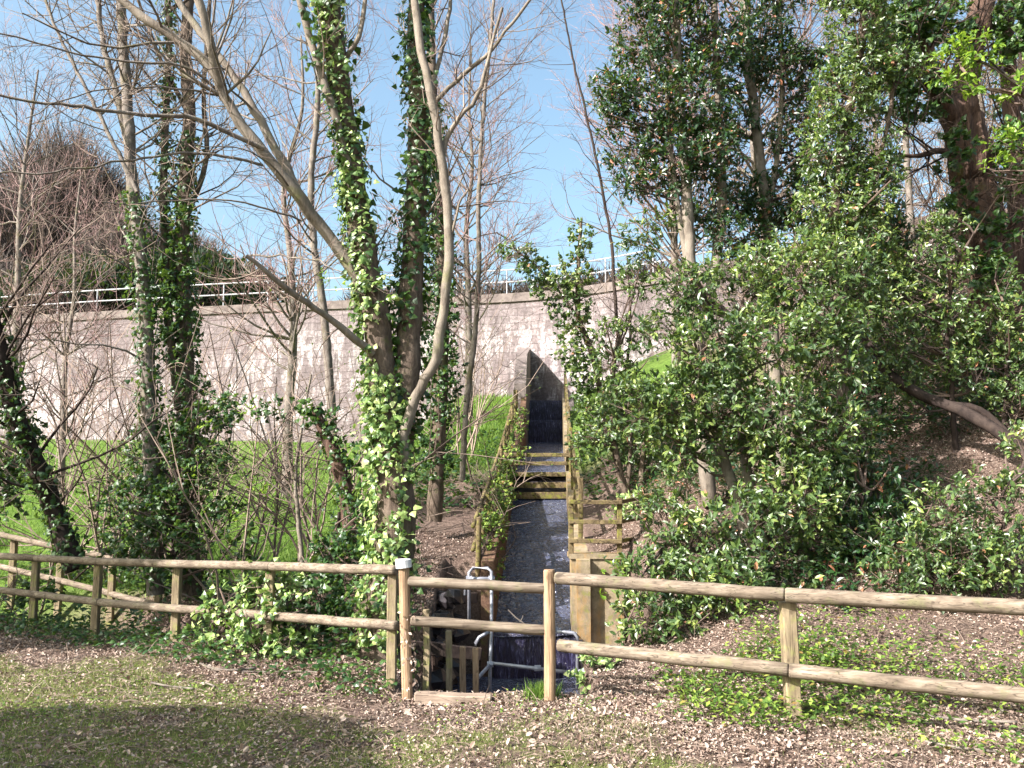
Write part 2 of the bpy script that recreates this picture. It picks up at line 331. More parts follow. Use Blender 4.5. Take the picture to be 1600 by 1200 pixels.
def gp(px, py, lo=4., hi=60.):
    """point of the ground seen at a place of the photo"""
    Ys = np.linspace(lo, hi, 3000); a = (px-800)/F; b = (600-py)/F; k = 1/(cp-b*sp_)
    zz = HC+(sp_+b*cp)*k*Ys; g = gz(a*k*Ys, Ys); i = np.argmax(g > zz) if (g > zz).any() else len(Ys)-1
    return np.array([a*k*Ys[i], Ys[i], g[i]])
def ax(*segs): return np.unique(np.concatenate([np.arange(a, b, s) for a, b, s in segs]))
gx = ax((-500, -40, 30), (-40, -12, .8), (-12, -3, .22), (-3, 3.4, .08), (3.4, 12, .22), (12, 40, .8), (40, 501, 30))
gy = ax((-60, 2, 4), (2, 4, .5), (4, 7.5, .14), (7.5, 14, .09), (14, 36.5, .2), (36.5, 80, 2), (80, 900, 40))
XX, YY = np.meshgrid(gx, gy); ZZ = gz(XX, YY)
nx, ny = len(gx), len(gy); ii = (np.arange(ny-1)[:, None]*nx+np.arange(nx-1)[None]).ravel()
def grassy(x, Y):
    d = fy(x)-Y
    g = .02+.46*sm(d, .6, 1.8)*(1-sm(x+.35*(Y-6), .2, 2.6)*.5)+.55*vnoise(x, Y, 2.4, 5)+.45*vnoise(x, Y, .9, 15)
    return np.where(Y < fy(x)+.3, g, .22+.2*vnoise(x, Y, 1.1, 6))
def meadow(x, Y):
    a = sm(Y, 14.6, 16.5)*(1-sm(x, -2.8, -2.0)); b = sm(Y+.8*vnoise(x, Y, .8, 8), 18.5, 21)*sm(x, -3.2, -2.0)*(1-sm(x, 5, 7))
    return np.clip(a+b, 0, 1)*(1-sm(Y, 60, 90)*.6)
g = mesh('ground', np.stack([XX.ravel(), YY.ravel(), ZZ.ravel()], 1), [np.stack([ii, ii+1, ii+nx+1, ii+nx], 1)], m_ground, smooth=True,
         attr={'grassy': grassy(XX, YY).ravel(), 'meadow': meadow(XX, YY).ravel()})
tag(g, kind='structure')

# ------------------------------------------------------------ water
def sheet(name, xs0, xs1, Ys, zs, m, nx=14, noise=.02):
    k = len(Ys); t = np.linspace(0, 1, nx)[None]; X = np.asarray(xs0)[:, None]*(1-t)+np.asarray(xs1)[:, None]*t
    Yg = np.asarray(Ys)[:, None]+0*t; Z = np.asarray(zs)[:, None]+noise*vnoise(X, Yg, 6, 4)
    i = (np.arange(k-1)[:, None]*nx+np.arange(nx-1)[None]).ravel()
    return np.stack([X.ravel(), Yg.ravel(), Z.ravel()], 1), np.stack([i, i+1, i+nx+1, i+nx], 1)
mbw = MB()
Ys = np.arange(8.25, 13.45, .1); mbw.add(*sheet('', np.full(len(Ys), -.98), .70+1.05*sm(Ys, 9.2, 10.6), Ys, np.full(len(Ys), -.9), m_water))
Ys = np.arange(13.14, 20.55, .08); mbw.add(*sheet('', xc(Ys)-.6, xc(Ys)+.6, Ys, flz(Ys)+.05, m_water, 18, .03))
Ys = np.arange(20.62, 32, .12); mbw.add(*sheet('', xc(Ys)-.6, xc(Ys)+.6, Ys, flz(Ys)+.05, m_water, 14, .02))
tag(mbw.top('water', m_water, smooth=True), kind='structure')
def fall(Y, z0, z1, m):
    zs = np.linspace(z1, z0, 12); t = np.linspace(-.59, .59, 30)
    X, Z = np.meshgrid(xc(Y)+t, zs); Yg = Y-.10*((z1-Z)/(z1-z0))**.6+.012*np.sin(X*90)+.01*vnoise(X, Z, 20, 3)
    i = (np.arange(11)[:, None]*30+np.arange(29)[None]).ravel()
    return np.stack([X.ravel(), Yg.ravel(), Z.ravel()], 1), np.stack([i, i+30, i+31, i+1], 1)
mbf = MB()
for Y, a, b in ((13.2, -.92, -.30), (32.0, 3.30, 4.16), (33.2, 4.2, 4.98)): mbf.add(*fall(Y, a, b, m_fall))
tag(mbf.top('waterfall', m_fall, smooth=True), kind='structure')

# ------------------------------------------------------------ spillway
def strip(x0f, x1f, Ys, topf, botf):
    Ys = np.asarray(Ys, float); A = []
    for f, h in ((x0f, botf), (x0f, topf), (x1f, topf), (x1f, botf)): A.append(np.stack([f(Ys), Ys, h(Ys)], 1))
    V = np.stack(A, 1).reshape(-1, 3); n = len(Ys); b = np.arange(n-1)[:, None]*4; i = np.arange(4)[None]; j = (i+1) % 4
    return V, np.stack([b+i, b+j, b+4+j, b+4+i], -1).reshape(-1, 4), np.array([[3, 2, 1, 0]]), (n-1)*4+np.array([[0, 1, 2, 3]])
sp = empty('spillway', (xc(13.5), 13.4, -1), 'long sloping spillway channel running down from the dam to the fence, with dark stepped cascade', 'spillway')
mb = MB().add(*strip(lambda Y: xc(Y)-.68, lambda Y: xc(Y)+.68, ax((13.18, 36, .2), (13.5, 13.52, 1)), lambda Y: flz(Y)-.01, lambda Y: flz(Y)-1.2)); mb.part('channel_floor', m_wet, sp)
ltop = lambda Y: np.interp(Y, [13.4, 17, 20.5, 24, 29.4, 29.5, 34.8], [.72, 1.35, 2.1, 3.1, 4.5, 4.7, 6.6])
MB().add(*strip(lambda Y: xc(Y)-.78, lambda Y: xc(Y)-.60, ax((13.19, 29.6, .4)), ltop, lambda Y: flz(Y)-1.3)).part('side_wall', m_plank, sp)['label'] = 'brown planked left wall of the channel'
rtop = lambda Y: np.interp(Y, [13.4, 20.5, 34.8], [.74, 2.15, 6.2])
MB().add(*strip(lambda Y: xc(Y)+.60, lambda Y: xc(Y)+.80, ax((13.19, 29.6, .4)), rtop, lambda Y: flz(Y)-1.3)).part('side_wall', m_conc, sp)
for s in (-1, 1):
    top = lambda Y: np.interp(Y, [29.6, 31, 34.8], [5.2, 6.4, 7.2] if s < 0 else [4.2, 4.6, 5.5])
    MB().add(*strip(lambda Y: xc(Y)+s*.81-.2, lambda Y: xc(Y)+s*.81+.2, ax((29.6, 35.7, .3)), top, lambda Y: flz(Y)-1.3)).part('pier', m_coping, sp)

# ------------------------------------------------------------ dam wall
ctrl = np.array([(-60, 52), (-40, 46.5), (-22.8, 40.6), (-12, 38), (-5, 36.6), (1.2, 35.2), (5.5, 32.2), (9, 28.6), (13, 24)], float)
dl = spline(ctrl, .5); seg = np.linalg.norm(np.diff(dl, axis=0), axis=1); s_ = np.concatenate([[0], np.cumsum(seg)])
tn = norm(np.gradient(dl, axis=0)); nrm = np.stack([tn[:, 1], -tn[:, 0]], 1)   # towards the viewer
dam = empty('dam_wall', (1.2, 35.3, 5.3), 'tall curved masonry dam wall streaked with white lime, rising behind the grass bank', 'dam')
ZT = 9.55; zs = np.array([0, 2, 4, 5, 6, 7, 8, 9, ZT-.35]); V = []; UV = []
for z in zs:
    o = (ZT-z)*.06; V.append(np.column_stack([dl+nrm*o, np.full(len(dl), z)])); UV.append(np.column_stack([s_, np.full(len(dl), z)]))
n = len(dl); k = len(zs); b = (np.arange(k-1)[:, None]*n+np.arange(n-1)[None]).ravel()
V.append(np.column_stack([dl-nrm*1.6, np.full(n, 0.)])); UV.append(np.column_stack([s_, np.full(n, 0.)]))
V.append(np.column_stack([dl-nrm*1.6, np.full(n, ZT-.35)])); UV.append(np.column_stack([s_, np.full(n, ZT-.35)]))
Fq = np.stack([b, b+1, b+n+1, b+n], 1); q = np.arange(n-1)
Fq = np.vstack([Fq, np.stack([(k-1)*n+q, (k-1)*n+q+1, (k+1)*n+q+1, (k+1)*n+q], 1), np.stack([k*n+q+1, k*n+q, (k+1)*n+q, (k+1)*n+q+1], 1)])
part('masonry_face', np.vstack(V), [Fq], m_dam, dam, uv=np.vstack(UV))
def ribbon(off0, off1, z0, z1):
    V = np.stack([np.column_stack([dl+nrm*off0, np.full(n, z0)]), np.column_stack([dl+nrm*off0, np.full(n, z1)]), np.column_stack([dl+nrm*off1, np.full(n, z1)]), np.column_stack([dl+nrm*off1, np.full(n, z0)])], 1).reshape(-1, 3)
    b = np.arange(n-1)[:, None]*4; i = np.arange(4)[None]; j = (i+1) % 4
    return V, np.stack([b+i, b+4+i, b+4+j, b+j], -1).reshape(-1, 4)
MB().add(*ribbon(.10, -1.7, ZT-.348, ZT)).part('coping', m_coping, dam)
mb = MB(); top3 = lambda z, o=0: np.column_stack([dl-nrm*(.25+o), np.full(n, z)])
tubes(mb, [(top3(ZT+1.05), .03), (top3(ZT+.55), .03)], 6); rl = mb.part('railing', m_white, dam)
pv, pf = MB(), None
for r_, o in ((rl, 0),):
    tubes(pm := MB(), [(np.array([(0, 0, 0), (0, 0, 1.05)]), .028)], 6); Vp, Fp = pm.get(); first = None
    for s0 in np.arange(20, s_[-1]-2, 2.1 if o == 0 else 2.8):
        x = np.interp(s0, s_, dl[:, 0]-nrm[:, 0]*(.25+o)); y = np.interp(s0, s_, dl[:, 1]-nrm[:, 1]*(.25+o))
        if first is None: first = mesh('railing_post', Vp, Fp, m_white, r_); q_ = first
        else: q_ = first.copy(); COL.objects.link(q_); q_.parent = r_
        q_.location = (x-dam.location[0], y-dam.location[1], ZT-.01-dam.location[2])

# ------------------------------------------------------------ fences
def fence(name, label, posts, rails, cat='fence', posts_m=m_post, rails_m=m_rail, base=None):
    b = base if base is not None else posts[0][0]
    t = empty(name, b, label, cat)
    for p in posts:
        p0, p1, w_, rnd = p[:4]; mb = MB().add(*beam(p0, p1, w_, w_*p[4] if len(p) > 4 else None, 5, .002, rnd)); mb.part('post', p[5] if len(p) > 5 else posts_m, t, smooth=False)
    for r in rails:
        mb = MB().add(*beam(r[0], r[1], r[2], None, 7, .0022, r[3] if len(r) > 3 else True)); o = mb.part('rail', rails_m, t, smooth=r[3] if len(r) > 3 else True)
    return t
def vpost(px, pyt, Y, w_, rnd, dx=0, sink=.12, **k):
    t = pt(px, pyt, Y); g_ = float(gz(t[0]+dx, Y)); return [np.array([t[0]+dx, t[1], g_-sink]), t, w_, rnd]
# left fence: half-round rails on the viewer's side of square posts
LP = [(614, 902, 8.26), (423, 890, 9.26), (278, 890, 10.2), (154, 884, 10.96), (57, 878, 12.06), (-90, 870, 13.0), (-220, 862, 14)]
posts = [vpost(px, py-6, Y+.02, .085, False) for px, py, Y in LP]
TR = [(618, 891, 8.18), (423, 885, 9.18), (154, 877.5, 10.88), (56, 872, 11.98), (-220, 856, 14)]
BR = [(620, 978, 8.18), (429, 963, 9.18), (156, 941, 10.88), (58, 929, 11.98), (-220, 896, 14)]
rails = []
for A in (TR, BR):
    for a, b_ in zip(A[:-1], A[1:]): rails.append((pt(*a), pt(*b_), .09))
fence('wooden_fence', 'long two-rail round timber fence curving away left of the white-capped post', posts, rails)
# gate section
cp_ = [pt(637, 1078, 7.98)+[0, 0, -.1], pt(631, 880, 7.98), .095, True]
gs = fence('wooden_fence', 'short two-rail fence section above the spillway pit, between white-capped post and central round post',
      [cp_+[1, m_gpost], [pt(859, 1079, 7.87)+[0, 0, -.1], pt(858, 890, 7.87), .098, True, 1, m_gpost]],
      [(pt(638, 908, 7.98), pt(855, 920, 7.89), .09), (pt(642, 970, 7.98), pt(855, 985, 7.89), .088)])
tubes(mb := MB(), [(np.array([pt(631, 887, 7.98), pt(630, 875, 7.98), pt(630, 873.5, 7.98), pt(630, 873.4, 7.98)]), np.array([.07, .07, .064, .001]))], 18); mb.part('post_cap', m_cap, gs)
# strip of ivy bark on the capped post is built with the ivy below
# right fence
Pr = [vpost(1226, 940, 7.18, .125, False, .06), [np.array([4.45, 6.32, -.15]), np.array([4.42, 6.32, .9]), .12, False]]
Pr[0] = [np.array([pt(1243, 1112, 7.16)[0], 7.2, -.12]), pt(1230, 940, 7.2), .115, False]
fence('wooden_fence', 'two-rail round timber fence running right from the central round post in front of the bushes', Pr,
      [(pt(868, 903, 7.84), pt(1226, 929, 7.1), .105), (pt(1227, 929.5, 7.1), pt(1830, 962, 6.22), .115),
       (pt(872, 1008, 7.84), pt(1232, 1047, 7.1), .105), (pt(1233, 1047.5, 7.1), pt(1830, 1112, 6.22), .112)], base=(2.3, 7.16, 0))
# rear fence
Rr = [(23, 836, 16.2), (96, 851, 15.6), (177, 864, 15.0), (250, 878, 14.6), (-70, 820, 16.9)]
posts = [vpost(px, py, Y, .10, False, 0, .1) for px, py, Y in Rr]
fence('wooden_fence', 'smaller rear timber fence beyond the stream, at the edge of the grass field', posts,
      [(pt(-70, 820, 16.8), pt(98, 857, 15.5), .10), (pt(98, 857, 15.5), pt(252, 885, 14.5), .10), (pt(-70, 868, 16.8), pt(98, 908, 15.5), .10), (pt(98, 908, 15.5), pt(252, 948, 14.5), .10)], base=(-8.2, 15.6, 0))
# guard rail on the right retaining wall
YG = 13.42
P_ = [[pt(892, 872, YG), pt(892, 776, YG), .075, False, 1, m_moss], [pt(968, 872, YG), pt(968, 778, YG), .075, False, 1, m_moss], [pt(1050, 878, 15.0)+[0, 0, -.8], pt(1050, 752, 15.0), .075, False, 1, m_moss]]
rr = []
for y, y2 in ((784, 766), (815, 800), (845, 834)):
    rr.append((pt(889, y, YG-.06), pt(972, y+1, YG-.06), .062, False)); rr.append((pt(971, y, YG), pt(1050, y2, 15.0), .055, False))
fence('guard_rail', 'three-rail timber guard rail on top of the small concrete wall right of the water', P_, rr, 'railing', m_moss, m_moss, base=pt(892, 872, YG))
# right edge posts of the channel and left mossy paling
posts = []; rails = []
for Y in (14.4, 16.4, 18.4, 20.4, 23, 26, 29): posts.append([np.array([xc(Y)+.70, Y, rtop(Y)-.3]), np.array([xc(Y)+.70+rng.normal(0, .01), Y, rtop(Y)+1.0]), .075, False])
for h in (.9, .5): 
    for a, b_ in zip((14.4, 20.4), (20.4, 29)): rails.append((np.array([xc(a)+.70, a, rtop(a)+h]), np.array([xc(b_)+.70, b_, rtop(b_)+h]), .05, False))
fence('guard_rail', 'line of mossy yellow-green posts and rails along the right edge of the water channel', posts, rails, 'railing', m_moss, m_moss)
posts = []; rails = []
for Y in np.arange(13.6, 29, .55): posts.append([np.array([xc(Y)-.86, Y, ltop(Y)-.5]), np.array([xc(Y)-.86+rng.normal(0, .03), Y, ltop(Y)+.55+rng.normal(0, .08)]), .08, bool(rng.random() < .5)])
for h in (.45, .1):
    for a, b_ in zip((13.6, 20.5), (20.5, 29)): rails.append((np.array([xc(a)-.93, a, ltop(a)+h]), np.array([xc(b_)-.93, b_, ltop(b_)+h]), .07))
lf = fence('paling_fence', 'old overgrown mossy paling along the left edge of the water channel', posts, rails, 'fence', m_moss, m_moss)
# beams across the channel
bb = empty('timber_barrier', (xc(20.4), 20.4, 1.5), 'stack of horizontal timber beams spanning the water channel like a ladder', 'barrier')
for y, h, x0, x1 in ((711, .085, 790, 890), (724, .085, 796, 886), (741, .10, 798, 886), (758, .13, 800, 886), (774, .15, 800, 887)):
    p0 = pt(x0, y, 20.3 + .1*(770-y)/60); p1 = pt(x1, y, 20.3 + .1*(770-y)/60); MB().add(*beam(p0, p1, .07, h, 6, .004)).part('beam', m_moss, bb)
for x in (797, 888): MB().add(*beam(pt(x, 790, 20.5), pt(x, 702, 20.5), .10, None, 4)).part('post', m_moss, bb)
# concrete retaining wall right of the pit
V, Fq = box(0, 1, 0, 1, 0, 1)
cw = MB(); a = pt(893, 870, 13.34); b_ = pt(974, 870, 13.34)
cw.add(*box(a[0], b_[0], 13.34, 13.75, -1.3, a[2]-.03)); cw.add(*box(a[0]-.03, b_[0]+.05, 13.31, 13.9, a[2]-.028, a[2]+.04))
c0 = pt(972, 870, 13.5); c1 = pt(1062, 872, 15.1); cw.add(*beam(c0+[0.02, .02, -.9], c1+[0, 0, -.9], .16, 1.7, 5, .002))
tag(cw.top('concrete_wall', m_conc), 'small rust-stained concrete retaining wall right of the water under the guard rail', 'wall')
# left wall of pit: rough stones
cw = MB()
for k in range(46):
    y = rng.uniform(11.3, 13.4); z = rng.uniform(-1.0, .45); x = -1.0+.12*rng.normal(); s = rng.uniform(.10, .2)
    th = np.linspace(0, math.pi, 5); ph = np.arange(8)*math.pi/4
    V = np.array([(math.sin(t)*math.cos(p), math.sin(t)*math.sin(p), math.cos(t)) for t in th for p in ph])*[s, s*1.3, s*.8]*(1+.15*rng.normal(size=(40, 1)))+[x, y, z]
    i = np.arange(8)[None]; j = (i+1) % 8; b0 = np.arange(4)[:, None]*8
    cw.add(V, np.stack([b0+i, b0+8+i, b0+8+j, b0+j], -1).reshape(-1, 4))
tag(cw.top('stone_wall', m_wet), 'dark rubble stone lining on the left side of the pit behind the fence', 'wall')
# stakes
st = [(666, 952, 1082, 9.3), (701, 985, 1075, 9.6), (723, 1010, 1080, 9.9), (743, 1012, 1078, 9.9)]
lab = ['tall thin stake just right of the white-capped post', 'pale square stake in the pit, second from the left', 'half-hidden stake in shadow, third from left in the pit', 'stake beside the bent grey pipe in the pit']
for i, (px, y0, y1, Y) in enumerate(st):
    t = pt(px, y0, Y); o = MB().add(*beam([t[0]+.02, Y, -1.35], t, .065, None, 5)).top('stake', m_post if i < 2 else m_gpost); tag(o, lab[i], 'stake', 'stakes in the pit')
# little cross timbers in pit
for i, (a, b_) in enumerate((((640, 1010, 10.4), (752, 1022, 10.6)), ((660, 938, 12.0), (745, 934, 12.3)))):
    o = MB().add(*beam(pt(*a), pt(*b_), .07, .14, 6)).top('timber_beam', m_bark_dark); tag(o, ['lower dark timber beam across the pit behind the stakes', 'upper dark timber beam behind the grey pipe frame'][i], 'beam')
o = MB().add(*beam(pt(648, 1084, 7.84)+[0, 0, -.04], pt(768, 1088, 7.84)+[0, 0, -.04], .14, .10, 6)).top('timber_sill', m_sill); tag(o, 'low grey-brown timber sill on the ground at the foot of the short fence section', 'sill')
# pipe frame
def pipe(l, r=.022, Y=10.3):
    P = pts(l, Y); out = []
    for i, p in enumerate(P):
        if 0 < i < len(P)-1:
            for t in (-1, 1):
                q = P[i+t]-p; out.append((p+q/np.linalg.norm(q)*.045, t))
        else: out.append((p, 0))
    return np.array([a for a, _ in out])
pf_ = empty('pipe_frame', pt(765, 1070, 10.3), 'bent grey metal pipe frame standing over the water behind the fence', 'pipe frame')
for l in ([(733, 968, 10.6), (733, 888, 10.6), (768, 887, 10.6), (768, 985, 10.4), (766, 1040, 10.3), (765, 1082, 10.3)],
          [(727, 930, 10.7), (728, 904, 10.7), (768, 904, 10.6)], [(768, 985, 10.4), (743, 999, 10.4), (743, 1008, 10.4)],
          [(766, 1036, 10.3), (905, 1052, 10.3)], [(766, 1038, 10.3), (746, 1060, 10.0)],
          [(870, 987, 10.3), (902, 989, 10.3), (902, 1075, 10.3)]):
    mb = MB(); P = pipe(l) if len(l) > 2 else pts(l); tubes(mb, [(P, .0195)], 8, True); mb.part('pipe', m_pipe, pf_, smooth=True)
for p in ((733, 904, 10.6), (768, 904, 10.6), (766, 1038, 10.3), (902, 1050, 10.3), (840, 1044, 10.3)):
    a = pt(*p); tubes(mb := MB(), [(np.array([a-[.035, 0, 0], a+[.035, 0, 0]]), .033)], 10, True); mb.part('clamp', m_pipe, pf_)

# ------------------------------------------------------------ foliage tools
T_LEAF = (np.array([(0, 0, 0), (.20, .33, .06), (.19, .70, .05), (0, 1, -.10), (-.19, .70, .05), (-.20, .33, .06), (0, .5, -.03)]), np.array([(0, 1, 6), (1, 2, 6), (2, 3, 6), (3, 4, 6), (4, 5, 6), (5, 0, 6)]))
T_IVY = (np.array([(0, 0, 0), (.5, .12, -.04), (.32, .5, 0), (0, 1, -.05), (-.32, .5, 0), (-.5, .12, -.04), (0, .38, .07)]), np.array([(0, 1, 6), (1, 2, 6), (2, 3, 6), (3, 4, 6), (4, 5, 6), (5, 0, 6)]))
T_SIMP = (np.array([(0, 0, 0), (.26, .5, .06), (0, 1, -.03), (-.26, .5, .06)]), np.array([(0, 1, 2), (0, 2, 3)]))
T_BLADE = (np.array([(-.03, 0, 0), (.03, 0, 0), (.018, .55, .08), (-.018, .55, .08), (0, 1, .3)]), np.array([(0, 1, 2), (0, 2, 3), (3, 2, 4)]))
T_CURL = (np.array([(0, 0, 0), (.28, .3, .16), (.24, .75, .13), (0, 1, .02), (-.24, .75, .16), (-.28, .3, .1), (0, .5, 0)]), T_LEAF[1])
def leaves(mb, P, D, N, sz, T):
    P = np.asarray(P); y = norm(D); x = norm(np.cross(y, N)); z = np.cross(x, y); tv, tf = T
    sz = np.broadcast_to(np.asarray(sz, float).reshape(-1, 1, 1) if np.ndim(sz) else sz, (len(P), 1, 1))
    V = P[:, None]+sz*(tv[None, :, 0:1]*x[:, None]+tv[None, :, 1:2]*y[:, None]+tv[None, :, 2:3]*z[:, None])
    Fq = tf[None]+(np.arange(len(P))*len(tv))[:, None, None]
    mb.add(V.reshape(-1, 3), Fq.reshape(-1, tf.shape[1]))
def rdir(n): return norm(rng.normal(size=(n, 3)))
UP = np.array([0, 0, 1.])
def foliage(clumps, sz, T=T_LEAF, cover=3.0, per=8, twl=.14, droop=.0, thin=.0, shell=.55):
    """clumps: (px, py, Y, rx, ry[, depth]). Returns leaf mesh builder and the twig tubes."""
    lm = MB(); tw = []
    for c in clumps:
        px, py, Y, rx, ry = c[:5]; C = pt(px, py, Y); ax_ = rx/F*Y; az = ry/F*Y; ay = c[5] if len(c) > 5 else (ax_+az)*.45
        n = max(4, int(2.4*cover*math.pi*ax_*az/(per*sz*sz*.3)))
        d = rdir(n); r = rng.uniform(shell**2, 1, n)**.5 * (1+.14*rng.normal(size=n)); S0 = C+d*r[:, None]*np.array([ax_, ay, az])
        keep = (vnoise(S0[:, 0]+S0[:, 1]*.6, S0[:, 2]-S0[:, 1]*.5, 2.4/(.35+sz*3), int(px) % 17) > -.45+thin); S0 = S0[keep]; d = d[keep]; n = len(S0)
        if n == 0: continue
        td = norm(d+.6*rng.normal(size=(n, 3))*.8+UP*.35)
        L = twl*rng.uniform(.7, 1.4, n)
        for i in range(0, n, 2): tw.append((np.array([S0[i]-td[i]*L[i]*1.2, S0[i], S0[i]+td[i]*L[i]]), np.array([.005, .004, .002])))
        t = rng.uniform(.0, 1, (n, per)); P = S0[:, None]+td[:, None]*(t*L[:, None])[..., None]
        o = rdir(n*per).reshape(n, per, 3); D = norm(td[:, None]*.7+o*.9+UP*(-droop)); N = norm(np.array(UP)*.45+sd*.55+.45*d[:, None]+.55*rdir(n*per).reshape(n, per, 3))
        s = sz*rng.uniform(.45, 1.1, (n, per))*rng.uniform(.8, 1.35, (n, 1))
        leaves(lm, P.reshape(-1, 3), D.reshape(-1, 3), N.reshape(-1, 3), s.ravel(), T)
    return lm, tw
MINR = .0024
def grow(out, p, d, L, r, lvl, up=.08, kids=5, wob=.16, droop=0, ks=.55):
    n = 6 if lvl > 0 else 4; P = [p]; st_ = L/(n-1); d = d/np.linalg.norm(d)
    for i in range(n-1):
        d = d+rng.normal(0, wob, 3)+UP*up-UP*droop; d = d/np.linalg.norm(d); P.append(P[-1]+d*st_)
    P = np.array(P); out.setdefault(lvl, []).append((P, rads(n, r, r*(.35 if lvl else .45))))
    if lvl > 0:
        for k in range(kids):
            t = rng.uniform(.2, 1)*(n-1); i = min(int(t), n-2); q = P[i]+(P[i+1]-P[i])*(t-i); tg = norm(P[i+1]-P[i])
            sd_ = norm(np.cross(tg, rng.normal(size=3))); nd = norm(tg*rng.uniform(.5, 1.0)+sd_*rng.uniform(.5, .95))
            grow(out, q, nd, L*ks*rng.uniform(.6, 1.1)*(1.1-.35*t/n), max(r*.5*(1-.4*t/n), MINR), lvl-1, up, kids, wob, droop, ks)
def side(out, P, r, n, L, lvl, t0=.15, up=.05, kids=4, droop=0, rk=.35, ks=.55, toward=None):
    for k in range(n):
        i = int(rng.uniform(t0, .98)*(len(P)-2)); tg = norm(P[i+1]-P[i]); sd_ = norm(np.cross(tg, rng.normal(size=3)))
        d = tg*rng.uniform(.3, .9)+sd_
        if toward is not None: d = d+np.asarray(toward)
        grow(out, P[i], d, L*rng.uniform(.5, 1.15), max(min(r[i]*rk, L*.012), .003), lvl, up, kids, .15, droop, ks)
def woody(th, out, m_thick, m_thin):
    """branches of level >=2 as 'branches', the rest as 'twigs'"""
    mb = MB(); n = 0
    for l, g_ in out.items():
        if l >= 2:
            for q_ in g_[:60]: tubes(b1 := MB(), [q_], 6); b1.part('branch', m_thick, th, smooth=True)
            if g_[60:]: tubes(mb, g_[60:], 6); n += 1
    if n: mb.part('branches', m_thick, th, smooth=True)
    mb = MB(); n = 0
    for l, g_ in out.items():
        if l < 2: tubes(mb, g_, 3 if l == 0 else 4); n += 1
    if n: mb.part('twigs', m_thin, th)
def stem(l, r0, r1, Y=None, wob=.006, ell=0):
    P = spline(pts(l, Y), .14); n = len(P); r = rads(n, r0, r1)*(1+.05*np.sin(np.arange(n)*.9+rng.uniform(0, 6)))
    P[1:-1] += rng.normal(0, wob, (n-2, 3)); return P, r
def ivy_on(mb, P, r, per_m, sz, off=.06, a0=0, a1=1, side_bias=None, T=T_IVY, patch=-.3, vines=None):
    L = np.concatenate([[0], np.cumsum(np.linalg.norm(np.diff(P, axis=0), axis=1))]); n = int(L[-1]*(a1-a0)*per_m)
    s = rng.uniform(a0, a1, n)*L[-1]; ang = rng.uniform(0, 2*math.pi, n)
    C = np.stack([np.interp(s, L, P[:, k]) for k in range(3)], 1); R_ = np.interp(s, L, r)
    Nn = np.stack([np.cos(ang), np.sin(ang), 0*ang], 1)
    ok = vnoise(ang*1.1+s*.3, s, 2.2, int(P[0, 0]*10) % 13) > patch
    if side_bias is not None: ok &= (Nn@np.asarray(side_bias)) > rng.uniform(-1.2, .5, n)
    C, R_, Nn, ang = C[ok], R_[ok], Nn[ok], ang[ok]; n = len(C)
    o = np.abs(rng.normal(0, off, n))+.012
    p = C+Nn*(R_+o)[:, None]
    D = norm(-UP*.55+rdir(n)*.75+Nn*.2); N = norm(Nn*.9+.5*rdir(n)+UP*.15+sd*.3)
    leaves(mb, p, D, N, sz*rng.uniform(.45, 1.35, n), T)

# ------------------------------------------------------------ the big ivy-clad tree behind the fence
Y0 = 9.4
B = lambda l, Y=Y0: l
tb = pt(604, 1030, Y0); g0 = float(gz(tb[0], Y0))
big = empty('ivy_tree', (tb[0], Y0, g0), 'largest many-stemmed bare tree with bright ivy on its trunk, just behind the fence', 'tree')
trunk = stem([(598, 1075, Y0), (600, 990, Y0), (612, 900, Y0), (618, 800, Y0), (612, 720, Y0), (606, 650, Y0), (598, 590, Y0)], .25, .17)
trunk[1][:6] *= np.linspace(1.5, 1.05, 6)
A_ = stem([(612, 700, Y0), (600, 600, Y0), (588, 500, Y0), (566, 380, 9.35), (548, 250, 9.3), (528, 120, 9.2), (516, 0, 9.1), (508, -140, 9.0)], .155, .10)
B_ = stem([(622, 720, Y0+.1), (634, 600, Y0+.1), (640, 500, Y0+.15), (648, 350, Y0+.2), (654, 200, Y0+.2), (650, 60, Y0+.2), (648, -120, Y0+.2)], .15, .085)
C_ = stem([(632, 730, Y0-.1), (632, 680, Y0-.15), (650, 620, Y0-.2), (680, 560, Y0-.3), (694, 470, Y0-.35), (702, 375, Y0-.4), (690, 250, Y0-.45), (672, 140, Y0-.5), (655, 60, Y0-.5), (641, -60, Y0-.5)], .056, .040)
D1 = stem([(590, 500, Y0), (556, 430, Y0-.1), (510, 366, Y0-.2), (472, 314, Y0-.35), (430, 260, Y0-.5), (388, 209, Y0-.6), (350, 150, Y0-.7), (330, 105, Y0-.75), (282, 65, Y0-.8), (222, 27, Y0-.85), (150, -30, Y0-.9)], .074, .038)
D2 = stem([(470, 312, Y0-.35), (448, 262, Y0-.3), (422, 219, Y0-.3), (381, 142, Y0-.3), (337, 81, Y0-.3), (290, 20, Y0-.3), (255, -50, Y0-.3)], .05, .034)
D3 = stem([(345, 140, Y0-.7), (332, 80, Y0-.9), (318, 30, Y0-1), (300, -40, Y0-1.1)], .05, .04)
E_ = stem([(583, 553, Y0-.1), (545, 522, Y0-.3), (505, 491, Y0-.5), (451, 454, Y0-.8), (410, 420, Y0-1), (385, 400, Y0-1.1)], .042, .02)
G_ = stem([(556, 330, 9.3), (531, 209, 9.12), (511, 142, 9.05), (484, 57, 9.0), (460, -30, 8.9)], .05, .035)
H1 = stem([(655, 190, 9.6), (690, 148, 9.5), (722, 118, 9.4), (758, 88, 9.3), (790, 50, 9.2), (835, -10, 9.1)], .03, .014)
H2 = stem([(690, 260, 9.0), (697, 219, 9.0), (725, 175, 8.95), (748, 148, 8.95), (764, 84, 8.9), (785, 12, 8.8)], .03, .014)
